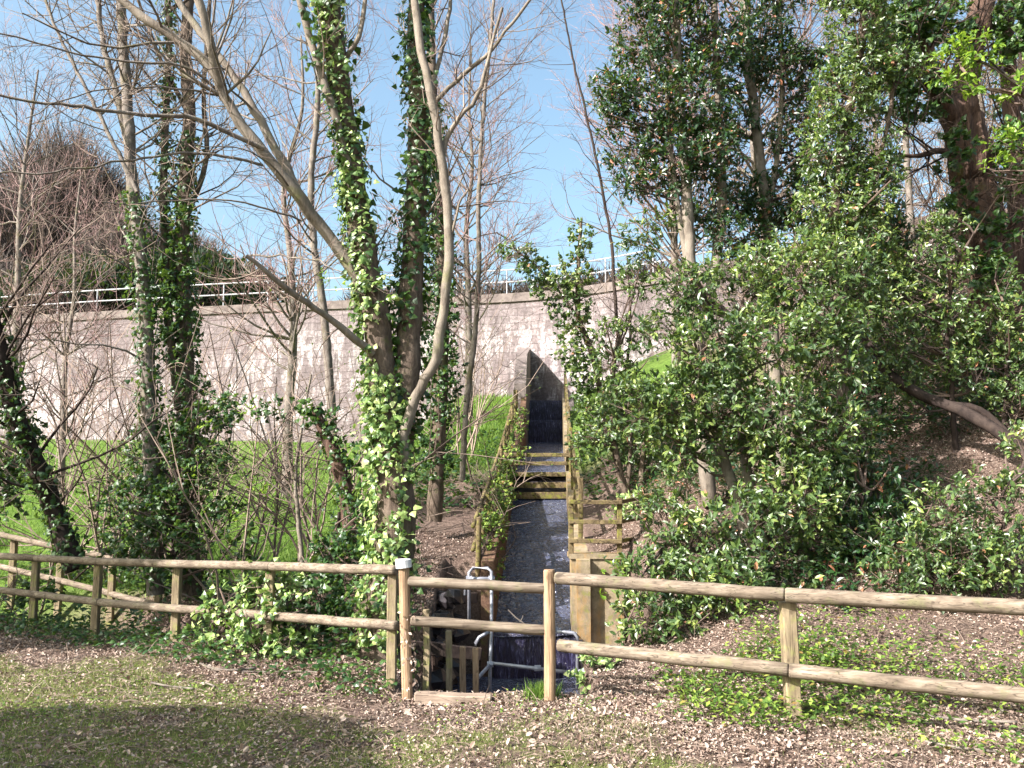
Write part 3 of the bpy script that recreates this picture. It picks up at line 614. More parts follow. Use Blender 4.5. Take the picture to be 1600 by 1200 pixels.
H3 = stem([(668, 170, 9.5), (690, 80, 9.6), (705, 0, 9.7), (715, -60, 9.8)], .028, .02)
G2 = stem([(705, 372, 9.0), (717, 320, 8.9), (726, 305, 8.9), (731, 297, 8.9)], .014, .009)
I1 = stem([(530, 100, 9.2), (560, 60, 9.1), (572, 0, 9.1), (580, -60, 9)], .03, .02)
K1 = stem([(638, 180, 9.6), (608, 150, 9.3), (570, 270, 9.2), (575, 230, 9.2)], .001, .001)
for q_ in (trunk, A_, B_): tubes(mbp := MB(), [q_], 14); mbp.part('trunk', m_bark, big, smooth=True)
for q_ in (C_, D1, D2, D3, E_, G_, H1, H2, H3, G2, I1): tubes(mbp := MB(), [q_], 12); mbp.part('limb', m_bark_pale, big, smooth=True)
out = {}
# long pale side branches reaching left
for l, r0 in (([(412, 232), (350, 205), (290, 182), (225, 178), (150, 168), (70, 160), (-40, 145)], .026), ([(410, 258), (370, 247), (310, 240), (240, 243), (190, 252), (130, 262), (60, 270), (-30, 268)], .016),
              ([(350, 150), (300, 110), (240, 98), (150, 90), (80, 72), (0, 50), (-50, 40)], .015), ([(470, 345), (420, 325), (340, 313), (260, 316), (200, 320), (160, 316)], .011),
              ([(345, 150), (290, 140), (230, 135), (180, 138), (120, 150), (40, 185)], .012), ([(385, 400), (440, 402), (500, 410), (535, 425)], .012),
              ([(450, 290), (420, 255), (380, 235), (300, 225)], .01)):
    k = len(l); P, r = stem([(x, y, Y0-.6-1.6*i/k) for i, (x, y) in enumerate(l)], r0, r0*.4, wob=.01); out.setdefault(2, []).append((P, r)); side(out, P, r, 11, .7, 1, .15, .02, 5)
for (P, r), n_, L in ((D1, 9, 1.3), (D2, 8, 1.2), (E_, 7, .8), (C_, 5, .7), (H1, 7, .8), (H2, 9, .9), (A_, 7, 1.1), (B_, 9, 1.2), (G_, 4, .9), (H3, 4, .8), (G2, 2, .3)): side(out, P, r, n_, L, 2 if L > 1 else 1, .3, .1, 5)
woody(big, out, m_bark_lichen, m_twig)
li = MB(); ivy_on(li, *trunk, 950, .066, .07, .05, 1, [-.8, -.45, 0], patch=-.4); ivy_on(li, *A_, 950, .062, .05, 0, 1, [-.9, -.3, 0], patch=-.3)
li.part('ivy', m_ivy, big)  # sun side: sunlight is put into the paler leaf colour
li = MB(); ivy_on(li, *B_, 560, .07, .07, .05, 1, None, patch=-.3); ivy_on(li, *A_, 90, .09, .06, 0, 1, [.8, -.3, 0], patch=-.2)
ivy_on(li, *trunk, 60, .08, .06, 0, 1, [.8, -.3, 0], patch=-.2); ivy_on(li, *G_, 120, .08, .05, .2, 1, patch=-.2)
li.part('ivy', m_divy, big)['label'] = 'ivy on the shaded side, the shade put into its darker leaf colour'  # side away from the sun: shade is put into the leaf colour
lm, tw = foliage([(595, 930, 9.2, 28, 50), (585, 985, 9.2, 24, 40), (606, 860, 9.2, 26, 50), (600, 745, 9.2, 40, 40), (585, 470, 9.2, 35, 35), (605, 650, 9.2, 30, 45), (630, 740, 9.2, 25, 30)], .07, T_IVY, .4, 5, .1)
lm.part('ivy', m_ivy, big)['label'] = 'bushy pale ivy low on the trunk'

# ------------------------------------------------------------ more trees
def ivy_tree(name, label, cat, stems, Ysp, bark=m_bark, ivy=None, twn=20, twL=1.4, lvl=2, up=.08, tm=m_twig, group=None, kids=5, extra=None, ivysz=.07):
    P0 = stems[0][0][0]; th = empty(name, (P0[0], P0[1], float(gz(P0[0], P0[1]))), label, cat, group)
    mb = MB(); tubes(mb, stems, 9); mb.part('trunk', bark, th, smooth=True)
    out = {}
    for P, r in stems: side(out, P, r, twn, twL, lvl, .25, up, kids)
    woody(th, out, bark, tm)
    if ivy:
        li = MB()
        for k, dens, a0, a1, patch in ivy: ivy_on(li, *stems[k], dens*1.1, ivysz, .07, a0, a1, None, patch=patch)
        if extra: 
            lm, tw = foliage(extra, ivysz, T_IVY, .75, 6, .1); li.add(*(lambda g_: (g_[0], *g_[1]))(lm.get()))
        li.part('ivy', m_divy, th)
    return th
YT = 13.5
s1 = [stem([(243, 930), (240, 800), (233, 650), (228, 500), (218, 380), (206, 280), (200, 175), (192, 60), (186, -60)], .13, .07, YT), stem([(203, 240), (180, 140), (160, 60), (148, -40)], .06, .035, YT), stem([(215, 300), (150, 170), (95, 60), (60, -30)], .035, .02, YT-.3)]
ivy_tree('ivy_tree', 'slim ivy-trunked tree, left one of the close pair standing behind the left fence', 'tree', s1, YT, m_bark_lichen, [(0, 260, 0, .62, -.6)], 16, 1.6)
s2 = [stem([(300, 930), (292, 800), (290, 650), (288, 500), (284, 380), (290, 270), (296, 180), (290, 80), (300, -50)], .16, .08, YT+.4), stem([(280, 640), (262, 480), (256, 340), (258, 200), (264, 80), (262, -40)], .07, .05, YT+.3), stem([(296, 330), (322, 250), (318, 150), (328, 0)], .045, .03, YT+.5), stem([(290, 170), (250, 90), (215, 0)], .04, .02, YT+.4)]
ivy_tree('ivy_tree', 'forked tree wrapped in dark ivy, right one of the close pair behind left fence', 'tree', s2, YT, m_bark, [(0, 300, 0, .72, -.6), (1, 240, .1, 1, -.4)], 12, 1.7, extra=[(280, 520, YT, 28, 50), (275, 430, YT, 22, 60), (278, 700, YT, 30, 50), (290, 350, YT, 20, 30)])
s3 = [stem([(118, 890, 12.8), (85, 800, 12.8), (55, 720, 12.6), (25, 650, 12.4), (5, 570, 12.2), (-25, 450, 12)], .15, .10)]
ivy_tree('ivy_tree', 'dark leaning ivy-covered trunk at the left edge, tilting away over the fence', 'tree', s3, 12.8, m_bark_dark, [(0, 300, 0, 1, -.6)], 22, 2.0, extra=[(30, 690, 12.5, 22, 60), (5, 640, 12.3, 22, 40)])
s4 = [stem([(678, 815, 14.5), (684, 700, 14.5), (690, 560, 14.5), (690, 430, 14.5), (684, 300, 14.5), (676, 150, 14.5), (670, -40, 14.5)], .13, .07)]
ivy_tree('ivy_tree', 'tree smothered in fine dark ivy behind the right side of the big tree', 'tree', s4, 14.5, m_bark, [(0, 260, .1, .75, -.6)], 22, 1.4, extra=[(688, 480, 14.5, 30, 70), (692, 590, 14.5, 32, 70), (690, 380, 14.5, 24, 60), (680, 700, 14.5, 30, 60)], tm=m_twig_red, ivysz=.07)
s5 = [stem([(722, 750, 17), (728, 640, 17), (742, 520, 17), (748, 420, 17), (748, 300, 17), (755, 180, 17), (770, 20, 17), (775, -60, 17)], .06, .03)]
ivy_tree('bare_tree', 'thin pale bare tree standing on the green bank left of the channel', 'tree', s5, 17, m_bark_lichen, None, 34, 1.3, 2, tm=m_twig_red)
s6 = [stem([(522, 720, 20), (515, 600, 20), (505, 480, 20), (490, 380, 20), (486, 280, 20), (495, 180, 20), (500, 60, 20), (510, -40, 20)], .11, .05)]
ivy_tree('bare_tree', 'thin grey leafless tree in front of the dam, seen left of the big tree trunk', 'tree', s6, 20, m_bark_lichen, None, 26, 2.0, 2, tm=m_twig_red)
# sapling
ss = [stem([(472, 885, 12.3), (466, 800, 12.3), (462, 740, 12.3), (470, 680, 12.3), (480, 620, 12.3), (486, 585, 12.3)], .035, .012), stem([(466, 790, 12.3), (430, 760, 12.2), (400, 735, 12.2), (365, 715, 12.1)], .012, .006)]
th = ivy_tree('sapling', 'slender pale sapling with new yellow-green leaves, behind the fence left of the big trunk', 'sapling', ss, 12.3, m_bark_pale, None, 12, .8, 1)
lm, tw = foliage([(405, 768, 12, 12, 8), (290, 740, 12, 10, 6), (380, 810, 12, 14, 8), (330, 660, 12, 10, 6), (375, 640, 12, 12, 8), (520, 440, 12, 12, 8), (430, 870, 12, 12, 8)], .07, T_SIMP, 1.0, 4, .1); lm.part('new_leaves', m_yleaf, th)
# broken stump like trunk left of main tree (reddish)
sb = [stem([(552, 880, 11.5), (545, 790, 11.5), (525, 720, 11.5), (505, 670, 11.6), (490, 640, 11.6)], .13, .07)]
ivy_tree('ivy_tree', 'short reddish leaning trunk topped with ivy, between the sapling and the big tree', 'tree', sb, 11.5, m_bark_oak, [(0, 200, 0, 1, -.3)], 8, .8, 1, extra=[(500, 660, 11.5, 28, 22), (440, 640, 11.6, 60, 12), (375, 632, 11.6, 40, 12), (545, 700, 11.5, 20, 30)], ivysz=.07)
s8 = [stem([(955, 700, 18), (940, 610, 18), (925, 550, 18), (905, 500, 18), (903, 440, 18), (905, 390, 18), (908, 345, 18)], .10, .03), stem([(905, 500, 18), (870, 450, 18), (820, 400, 18), (790, 385, 18)], .03, .015)]
th = ivy_tree('ivy_tree', 'small crooked ivy-clad tree right of the channel, leafy arm reaching left', 'tree', s8, 18, m_bark, None, 10, .9, 1)
lm, tw = foliage([(800, 392, 18, 24, 12), (822, 405, 18, 22, 14), (840, 430, 18, 26, 20), (868, 455, 18, 36, 30), (893, 480, 18, 34, 36), (900, 430, 18, 24, 30), (908, 370, 18, 14, 30), (895, 540, 18, 24, 40), (905, 600, 18, 20, 35), (930, 640, 18, 30, 40), (915, 560, 18, 22, 40)], .085, T_IVY, 1.3, 6, .14)
lm.part('ivy', m_leaf, th)
# thin bare stem in front of dam right
s9 = [stem([(968, 560, 16), (962, 480, 16), (955, 380, 16), (930, 240, 16), (895, 90, 16), (872, -30, 16)], .035, .015), stem([(975, 620, 16), (985, 500, 16), (980, 400, 16)], .03, .015)]
ivy_tree('bare_tree', 'very thin dark bare stem against the sky right of the channel', 'tree', s9, 16, m_bark_dark, None, 12, 1.2, 2, tm=m_twig)
# bare trees with pink twigs behind, either side of the sky
def bare(*a, **k):
    global MINR
    MINR = .0048; o = bare_(*a, **k); MINR = .0024; return o
def bare_(x, Y, H, r, label, name='bare_tree', tm=m_twig_red, n=26, L=None, kids=6, lean=(0, 0), ks=.55, group='leafless trees between the fence and the dam'):
    z = float(gz(x, Y)); k = 7; t = np.linspace(0, 1, k)
    P = np.column_stack([x+lean[0]*t+rng.normal(0, .08, k)*t*H*.15, Y+lean[1]*t, z-.1+H*t]); P = spline(P, .5); rr = rads(len(P), r, r*.18)
    return ivy_tree(name, label, 'tree', [(P, rr)], Y, m_bark_lichen, None, int(n*1.4), L or H*.28, 2, .1, tm, group, kids)
bare(-13.5, 24, 12, .14, 'leafless pinkish-twigged tree furthest left in front of the dam wall', n=30)
bare(-6.0, 24, 13, .15, 'leafless pink-twigged tree in the gap between the ivy pair and the big tree', n=30)
bare(-1.3, 27, 12, .13, 'leafless fine-twigged tree behind the big tree, near the foot of the dam', n=44, kids=7)
bare(5.0, 27, 13, .15, 'leafless tree whose fine pink twigs arch over the channel into the open sky', n=62, L=4.8, kids=7)
bare(7.2, 24, 15, .18, 'tall leafless tree behind the dark evergreens, twigs spreading left into sky', n=60, L=5.4, lean=(-1, 0))
bare(-9.5, 19, 8, .09, 'small leafless tree before the field, between left edge and ivy pair', n=26)
bare(9.2, 22, 9, .10, 'small leafless tree on the far right bank, pale twigs showing beside the oak', n=44, tm=m_twig)
bare(11.4, 21, 9, .12, 'small leafless tree on the right bank right behind the oak trunk', n=44, tm=m_twig)
# light brushwood in front of the wall
def brush(name, label, xs, Ys, n, H, tm=m_twig, group=None, lf=None):
    c = (np.mean(xs), np.mean(Ys)); th = empty(name, (c[0], c[1], float(gz(*c))), label, 'bush', group); out = {}
    for k in range(n):
        x = rng.uniform(*xs); Y = rng.uniform(*Ys); grow(out, np.array([x, Y, float(gz(x, Y))-.05]), np.array([rng.normal(0, .45), rng.normal(0, .3), 1]), H*rng.uniform(.5, 1.2), .012*H**.5, 1, .02, 9, .14, .03, .6)
    mb = MB(); [tubes(mb, g_, 3 if l == 0 else 4) for l, g_ in out.items()]; mb.part('stems', tm, th)
    if lf:
        E = np.array([P[-1] for P, _ in out[0]]+[P[2] for P, _ in out[0]]); mb = MB(); leaves(mb, E, rdir(len(E)), norm(rdir(len(E))*.6+UP), lf[0]*rng.uniform(.6, 1.3, len(E)), T_SIMP); mb.part('leaves', lf[1], th)
    return th
brush('brushwood_thicket', 'tangled grey-brown brushwood in front of the dam at the left edge', (-8.6, -5.2), (15.8, 17.5), 40, 4.2)
brush('brushwood_thicket', 'tangled brushwood with small new leaves between the ivy pair and the big tree', (-4.4, -2.2), (12.5, 14.5), 22, 3.6, lf=(.05, m_yleaf))
brush('brushwood_thicket', 'pale brushwood on the bank just left of the channel, in front of the dam', (-1.8, -.6), (18, 24), 12, 3.2, lf=(.05, m_bramble))
brush('brushwood_thicket', 'low dark brushwood behind the left end of the near fence', (-7.5, -4.4), (12.2, 13.4), 26, .75, m_twig_dark)
brush('brushwood_thicket', 'tangle of bare stems hanging over the mossy paling left of the water', (-.55, -.25), (13.8, 18), 14, 1.1, m_twig)
brush('brushwood_thicket', 'low dark brushwood behind the fence between the ivy bush and the big tree', (-2.4, -1.7), (10.3, 12.2), 18, 1.2, m_twig_dark)
brush('brushwood_thicket', 'pale dry brushwood on the right bank below the oak', (4.6, 8.2), (15.5, 19), 70, 2.6, m_twig)
brush('brushwood_thicket', 'bare brown undergrowth on the upper right hillside behind the oak', (7.0, 13.5), (19, 25), 90, 5.0, m_twig)

# ------------------------------------------------------------ evergreens on the right
def evergreen(name, label, cat, base, stems, bark, clumps, sz=.10, m=m_leaf, cover=3.2, T=T_LEAF, thin=0, per=8, link=True, shell=.55, twl=.14):
    th = empty(name, base, label, cat)
    mb = MB()
    if stems: tubes(mb, stems, 9); mb.part('trunk', bark, th, smooth=True)
    lm, tw = foliage(clumps, sz, T, cover, per, twl, .1, thin, shell); br = []
    if link and stems:
        allp = np.vstack([s[0] for s in stems])
        for c in clumps:
            C = pt(*c[:3])
            for k in range(3):
                E = C+rng.normal(size=3)*[c[3]/F*c[2]*.5, .2, c[4]/F*c[2]*.5]; dd = np.linalg.norm(allp-E, axis=1)+np.maximum(0, allp[:, 2]-E[2]+.2)*2
                q = allp[np.argmin(dd)]; mid = (q+E)/2+rng.normal(0, .08, 3)-[0, 0, .05]; br.append((spline(np.array([q, mid, E]), .3), None))
    mb = MB()
    if br: tubes(mb, [(P, rads(len(P), .022, .007)) for P, _ in br], 5)
    tubes(mb, tw, 3); mb.part('branches', m_twig_dark, th)
    lm.part('crown', m, th); return th
def gb(px, Y): x = (px-800)/F*Y; return (x, Y, float(gz(x, Y)))
YA = 13.2
evergreen('evergreen_tree', 'tall evergreen with drooping dark glossy leaves and pale trunk, leftmost of those on the right', 'tree', gb(1095, YA),
    [stem([(1110, 790), (1095, 640), (1085, 480), (1076, 370), (1070, 250), (1060, 120), (1052, -60)], .12, .06, YA), stem([(1090, 560), (1120, 400), (1128, 300), (1122, 150), (1115, -40)], .09, .05, YA+.2), stem([(1080, 450), (1062, 340), (1050, 250), (1040, 120)], .05, .03, YA)], m_bark_pale,
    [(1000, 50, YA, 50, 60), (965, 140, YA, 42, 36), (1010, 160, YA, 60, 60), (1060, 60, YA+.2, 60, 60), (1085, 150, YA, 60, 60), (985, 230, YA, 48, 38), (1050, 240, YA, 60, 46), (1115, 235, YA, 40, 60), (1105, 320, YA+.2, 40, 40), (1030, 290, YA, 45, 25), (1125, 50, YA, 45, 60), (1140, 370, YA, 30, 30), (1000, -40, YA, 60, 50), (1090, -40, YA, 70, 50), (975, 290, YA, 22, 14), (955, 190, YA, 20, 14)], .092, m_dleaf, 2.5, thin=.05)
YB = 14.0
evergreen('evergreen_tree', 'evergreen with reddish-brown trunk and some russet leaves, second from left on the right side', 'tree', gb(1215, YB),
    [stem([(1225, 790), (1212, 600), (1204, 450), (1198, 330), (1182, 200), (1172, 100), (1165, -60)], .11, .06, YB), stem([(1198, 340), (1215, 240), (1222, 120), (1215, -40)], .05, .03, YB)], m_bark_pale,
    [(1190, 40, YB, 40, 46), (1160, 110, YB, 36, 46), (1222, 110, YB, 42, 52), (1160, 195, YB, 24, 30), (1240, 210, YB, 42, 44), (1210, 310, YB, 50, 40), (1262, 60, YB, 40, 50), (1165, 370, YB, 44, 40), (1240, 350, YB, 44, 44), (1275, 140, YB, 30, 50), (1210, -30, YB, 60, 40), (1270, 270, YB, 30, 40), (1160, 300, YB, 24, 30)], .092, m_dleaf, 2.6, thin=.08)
YC = 12.2
evergreen('evergreen_tree', 'broad evergreen with mid-green leaves beneath the oak boughs, third from left on the right side', 'tree', gb(1320, YC),
    [stem([(1330, 820), (1318, 650), (1312, 500), (1305, 350), (1318, 220), (1345, 80), (1350, -50)], .09, .05, YC), stem([(1310, 400), (1355, 300), (1390, 180), (1400, 60)], .045, .02, YC)], m_bark,
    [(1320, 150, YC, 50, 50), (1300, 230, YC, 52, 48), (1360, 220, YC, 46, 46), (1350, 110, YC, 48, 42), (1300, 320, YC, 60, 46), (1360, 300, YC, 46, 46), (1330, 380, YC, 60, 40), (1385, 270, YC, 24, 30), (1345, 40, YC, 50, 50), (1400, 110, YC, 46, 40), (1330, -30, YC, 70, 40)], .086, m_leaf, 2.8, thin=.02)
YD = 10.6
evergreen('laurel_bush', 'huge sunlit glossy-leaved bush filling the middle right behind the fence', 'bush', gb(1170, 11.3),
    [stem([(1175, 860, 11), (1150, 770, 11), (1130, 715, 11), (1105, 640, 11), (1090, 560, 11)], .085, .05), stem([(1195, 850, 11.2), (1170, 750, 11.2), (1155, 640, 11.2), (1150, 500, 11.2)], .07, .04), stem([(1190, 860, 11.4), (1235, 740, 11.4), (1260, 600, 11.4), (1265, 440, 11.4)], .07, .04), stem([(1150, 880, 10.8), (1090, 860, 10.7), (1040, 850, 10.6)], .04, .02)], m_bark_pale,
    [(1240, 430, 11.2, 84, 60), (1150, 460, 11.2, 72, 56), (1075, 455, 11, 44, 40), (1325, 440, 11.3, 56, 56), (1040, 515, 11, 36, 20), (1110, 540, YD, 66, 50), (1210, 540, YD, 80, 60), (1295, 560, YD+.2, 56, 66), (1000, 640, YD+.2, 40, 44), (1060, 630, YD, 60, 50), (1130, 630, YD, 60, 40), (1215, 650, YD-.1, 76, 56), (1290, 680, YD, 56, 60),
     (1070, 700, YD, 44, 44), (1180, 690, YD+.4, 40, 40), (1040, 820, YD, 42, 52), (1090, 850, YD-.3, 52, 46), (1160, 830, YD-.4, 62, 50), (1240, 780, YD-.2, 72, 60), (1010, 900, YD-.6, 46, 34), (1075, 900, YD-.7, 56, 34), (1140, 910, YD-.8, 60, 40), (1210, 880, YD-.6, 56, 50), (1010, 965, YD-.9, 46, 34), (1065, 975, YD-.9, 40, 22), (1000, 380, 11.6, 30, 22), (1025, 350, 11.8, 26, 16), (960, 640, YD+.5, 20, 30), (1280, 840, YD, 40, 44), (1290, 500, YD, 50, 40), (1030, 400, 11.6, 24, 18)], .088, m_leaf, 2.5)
YE = 15.5
evergreen('laurel_bush', 'small glossy bush right of the channel behind the three-rail guard rail', 'bush', gb(975, YE),
    [stem([(985, 800), (965, 720), (955, 640), (960, 560)], .07, .04, YE), stem([(1000, 800), (1005, 700), (1010, 620)], .06, .03, YE), stem([(975, 800), (985, 700), (975, 600)], .05, .03, YE)], m_bark,
    [(940, 660, YE, 34, 36), (975, 620, YE, 36, 30), (960, 570, YE, 34, 24), (925, 700, YE, 28, 22), (985, 520, YE, 34, 22), (1005, 570, YE, 30, 30), (1000, 700, YE+.3, 30, 36), (950, 520, YE, 24, 20), (990, 440, YE, 22, 26), (1010, 390, YE, 18, 16)], .095, m_leaf, 2.2)
# oak
YO = 14.5; ob = gb(1565, YO)
oak = empty('oak_tree', ob, 'massive dark oak with furrowed leaning trunk and forked boughs at the right edge', 'tree')
ot = [stem([(1590, 720, YO), (1572, 600, YO), (1556, 490, YO), (1538, 390, YO), (1520, 290, YO), (1506, 200, YO), (1490, 150, YO)], .44, .27, wob=.02)]
ot[0][1][:5] *= np.linspace(1.35, 1.02, 5)
ob_ = [stem([(1502, 190, YO), (1510, 110, YO+.2), (1528, 40, YO+.3), (1545, -60, YO+.4)], .24, .2, wob=.015), stem([(1500, 200, YO), (1470, 150, YO-.3), (1440, 110, YO-.6), (1395, 80, YO-.9), (1370, 30, YO-1.1), (1360, -40, YO-1.2)], .17, .07, wob=.015),
       stem([(1465, 140, YO-.3), (1450, 80, YO-.5), (1440, -40, YO-.6)], .12, .08), stem([(1512, 250, YO), (1470, 235, YO-.3), (1430, 245, YO-.6), (1405, 240, YO-.8)], .07, .025), stem([(1590, 560, YO+.6), (1588, 300, YO+.6), (1575, 100, YO+.6), (1570, -50, YO+.6)], .16, .12),
       stem([(1555, 400, YO-.1), (1580, 350, YO-.5), (1605, 320, YO-.9)], .03, .012), stem([(1505, 330, YO-.3), (1540, 300, YO-.8), (1600, 285, YO-1)], .025, .01)]
mb = MB(); tubes(mb, ot, 48); q_ = mb.V[0]; a_ = np.arctan2(q_[:, 1]-YO, q_[:, 0]-ob[0]+.3); q_[:, :2] += (.05*np.sin(a_*9+2*np.sin(q_[:, 2]*1.3))+.04*vnoise(q_[:, 2], a_*2, 2, 4))[:, None]*np.column_stack([np.cos(a_), np.sin(a_)]); mb.part('trunk', m_bark_oak, oak, smooth=True)
for q_ in ob_: tubes(mb := MB(), [q_], 12); mb.part('bough', m_bark_oak, oak, smooth=True)
out = {}; [side(out, P, r, 9, 1.6, 2, .3, .05, 5) for P, r in ob_]; woody(oak, out, m_bark_dark, m_twig_dark)
lm, tw = foliage([(1400, 50, YO-.8, 50, 46), (1440, 30, YO-.5, 40, 40), (1500, 330, YO-.9, 20, 40), (1545, 440, YO-.9, 26, 50), (1585, 250, YO-.6, 20, 60), (1500, 230, YO-.9, 16, 30), (1560, 350, YO-.9, 20, 40), (1575, 540, YO-1, 30, 40), (1440, 150, YO-.5, 34, 40), (1395, 150, YO-.8, 40, 26), (1485, 40, YO, 30, 40), (1590, 40, YO, 40, 50), (1470, 250, YO, 24, 24)], .11, T_IVY, 2.2); lm.part('ivy', m_divy, oak)
evergreen('laurel_bush', 'sprays of bright yellow-green leaves hanging in front of the upper oak trunk', 'bush', gb(1650, 11.5), [stem([(1720, 800, 11.5), (1700, 500, 11.5), (1650, 300, 11.5), (1600, 150, 11.5), (1540, 100, 11.5), (1480, 100, 11.5)], .05, .015)], m_bark_pale,
    [(1485, 100, 11.5, 34, 22), (1520, 80, 11.5, 40, 24), (1560, 100, 11.5, 40, 26), (1500, 130, 11.5, 36, 14), (1590, 140, 11.5, 26, 20), (1575, 225, 11.5, 30, 18), (1555, 260, 11.5, 16, 12)], .10, m_yleaf, 1.7)
evergreen('holly_bush', 'loose spiky holly-like bush in front of the oak base at the right edge', 'bush', gb(1520, 12.2),
    [stem([(1500, 800, 12.2), (1490, 650, 12.2), (1480, 500, 12.2), (1500, 400, 12.2)], .05, .02), stem([(1550, 800, 12.2), (1570, 650, 12.2), (1575, 480, 12.2)], .05, .02)], m_bark_dark,
    [(1430, 400, 12.2, 36, 26), (1475, 360, 12.2, 34, 24), (1480, 420, 12.2, 40, 28), (1420, 480, 12.2, 40, 34), (1490, 500, 12.2, 40, 36), (1550, 520, 12.2, 44, 36), (1590, 480, 12.2, 26, 40), (1440, 560, 12.2, 50, 30), (1520, 590, 12.2, 50, 30), (1585, 580, 12.2, 30, 40), (1395, 520, 12.2, 30, 50), (1560, 440, 12.2, 26, 26), (1390, 430, 12.3, 30, 40), (1410, 600, 12.3, 34, 30), (1590, 640, 12, 30, 40)], .08, m_leaf, 2.2, thin=-.1)

evergreen('evergreen_tree', 'dark evergreen filling the gap behind the oak trunk and the right-hand bushes', 'tree', gb(1420, 18), [stem([(1425, 800), (1420, 600), (1425, 400), (1415, 200), (1420, 0)], .10, .05, 18)], m_bark_lichen,
    [(1420, 90, 18, 60, 60), (1360, 380, 18, 50, 40), (1400, 440, 18, 56, 40), (1460, 480, 18, 50, 50), (1390, 540, 18, 60, 40), (1340, 500, 18, 50, 60), (1450, 560, 18, 40, 30), (1440, 20, 18, 60, 50), (1380, 160, 18, 50, 40)], .12, m_dleaf, 1.5)
evergreen('evergreen_tree', 'dark ivy-hung tree behind the oak, against the right edge', 'tree', gb(1620, 19), [stem([(1600, 800), (1596, 600), (1592, 400), (1598, 200), (1600, 0)], .16, .10, 19), stem([(1640, 800), (1630, 400), (1625, 0)], .12, .10, 19.5)], m_bark_dark,
    [(1600, 60, 19, 50, 70), (1585, 180, 19, 36, 60), (1610, 300, 19, 50, 60), (1590, 400, 19, 50, 60), (1560, 500, 19, 60, 60), (1610, 520, 19, 50, 60), (1500, 520, 19, 60, 40), (1560, 620, 19, 70, 40), (1690, 300, 19, 60, 120), (1690, 100, 19, 60, 120)], .13, m_dleaf, 1.3)
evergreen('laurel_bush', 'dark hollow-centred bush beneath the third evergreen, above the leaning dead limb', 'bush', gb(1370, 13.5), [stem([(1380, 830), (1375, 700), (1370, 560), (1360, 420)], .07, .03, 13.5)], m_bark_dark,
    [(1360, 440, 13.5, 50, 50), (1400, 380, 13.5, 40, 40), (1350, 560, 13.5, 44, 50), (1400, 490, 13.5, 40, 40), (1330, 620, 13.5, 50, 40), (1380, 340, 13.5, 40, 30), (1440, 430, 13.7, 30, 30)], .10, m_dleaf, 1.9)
evergreen('laurel_bush', 'mid-height glossy bush with pale stems between the huge bush and the dark hollow', 'bush', gb(1330, 11), [stem([(1320, 880), (1310, 760), (1320, 640), (1330, 560)], .04, .02, 11)], m_bark_pale,
    [(1320, 740, 11, 40, 50), (1340, 660, 11, 36, 40), (1330, 830, 10.8, 44, 50), (1290, 760, 10.6, 44, 50), (1370, 780, 11, 30, 34)], .085, m_leaf, 1.9)
# dark leaning limb
P = stem([(1320, 440, 12.8), (1345, 510, 12.6), (1380, 575, 12.3), (1440, 618, 12), (1500, 640, 11.6), (1560, 675, 11.2), (1640, 740, 10.8)], .055, .085)
P2 = stem([(1480, 632, 11.7), (1530, 640, 11.6), (1575, 680, 11.5)], .05, .05)
mb = MB(); tubes(mb, [P, P2], 10); o = mb.top('dead_tree', m_bark_dark, smooth=True); tag(o, 'thick dark leaning limb slanting down to the right edge below the bushes', 'trunk')
evergreen('laurel_bush', 'dense small-leaved bush on the leaf-strewn bank at the lower right', 'bush', gb(1500, 9.8),
    [stem([(1490, 930, 9.8), (1480, 850, 9.8), (1470, 780, 9.8)], .03, .012), stem([(1510, 930, 9.8), (1560, 850, 9.8), (1580, 760, 9.8)], .03, .012), stem([(1500, 930, 9.8), (1420, 880, 9.8), (1390, 840, 9.8)], .03, .012)], m_bark_dark,
    [(1470, 800, 9.8, 46, 40), (1530, 770, 9.8, 50, 34), (1580, 790, 9.8, 40, 46), (1500, 860, 9.7, 64, 40), (1560, 880, 9.6, 60, 40), (1430, 860, 9.8, 40, 44), (1470, 905, 9.5, 50, 26), (1390, 900, 9.6, 30, 22), (1600, 700, 10, 24, 24)], .075, m_leaf, 2.2)
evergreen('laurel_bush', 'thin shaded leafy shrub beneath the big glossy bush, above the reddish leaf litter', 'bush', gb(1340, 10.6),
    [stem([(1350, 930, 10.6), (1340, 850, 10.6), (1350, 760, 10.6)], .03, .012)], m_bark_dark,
    [(1340, 780, 10.6, 40, 30), (1380, 740, 10.8, 34, 26), (1350, 850, 10.4, 44, 26), (1300, 900, 10.2, 44, 26), (1380, 820, 10.6, 24, 40), (1350, 660, 11, 30, 30), (1330, 930, 9.6, 50, 14)], .09, m_dleaf, 1.8, thin=.2)

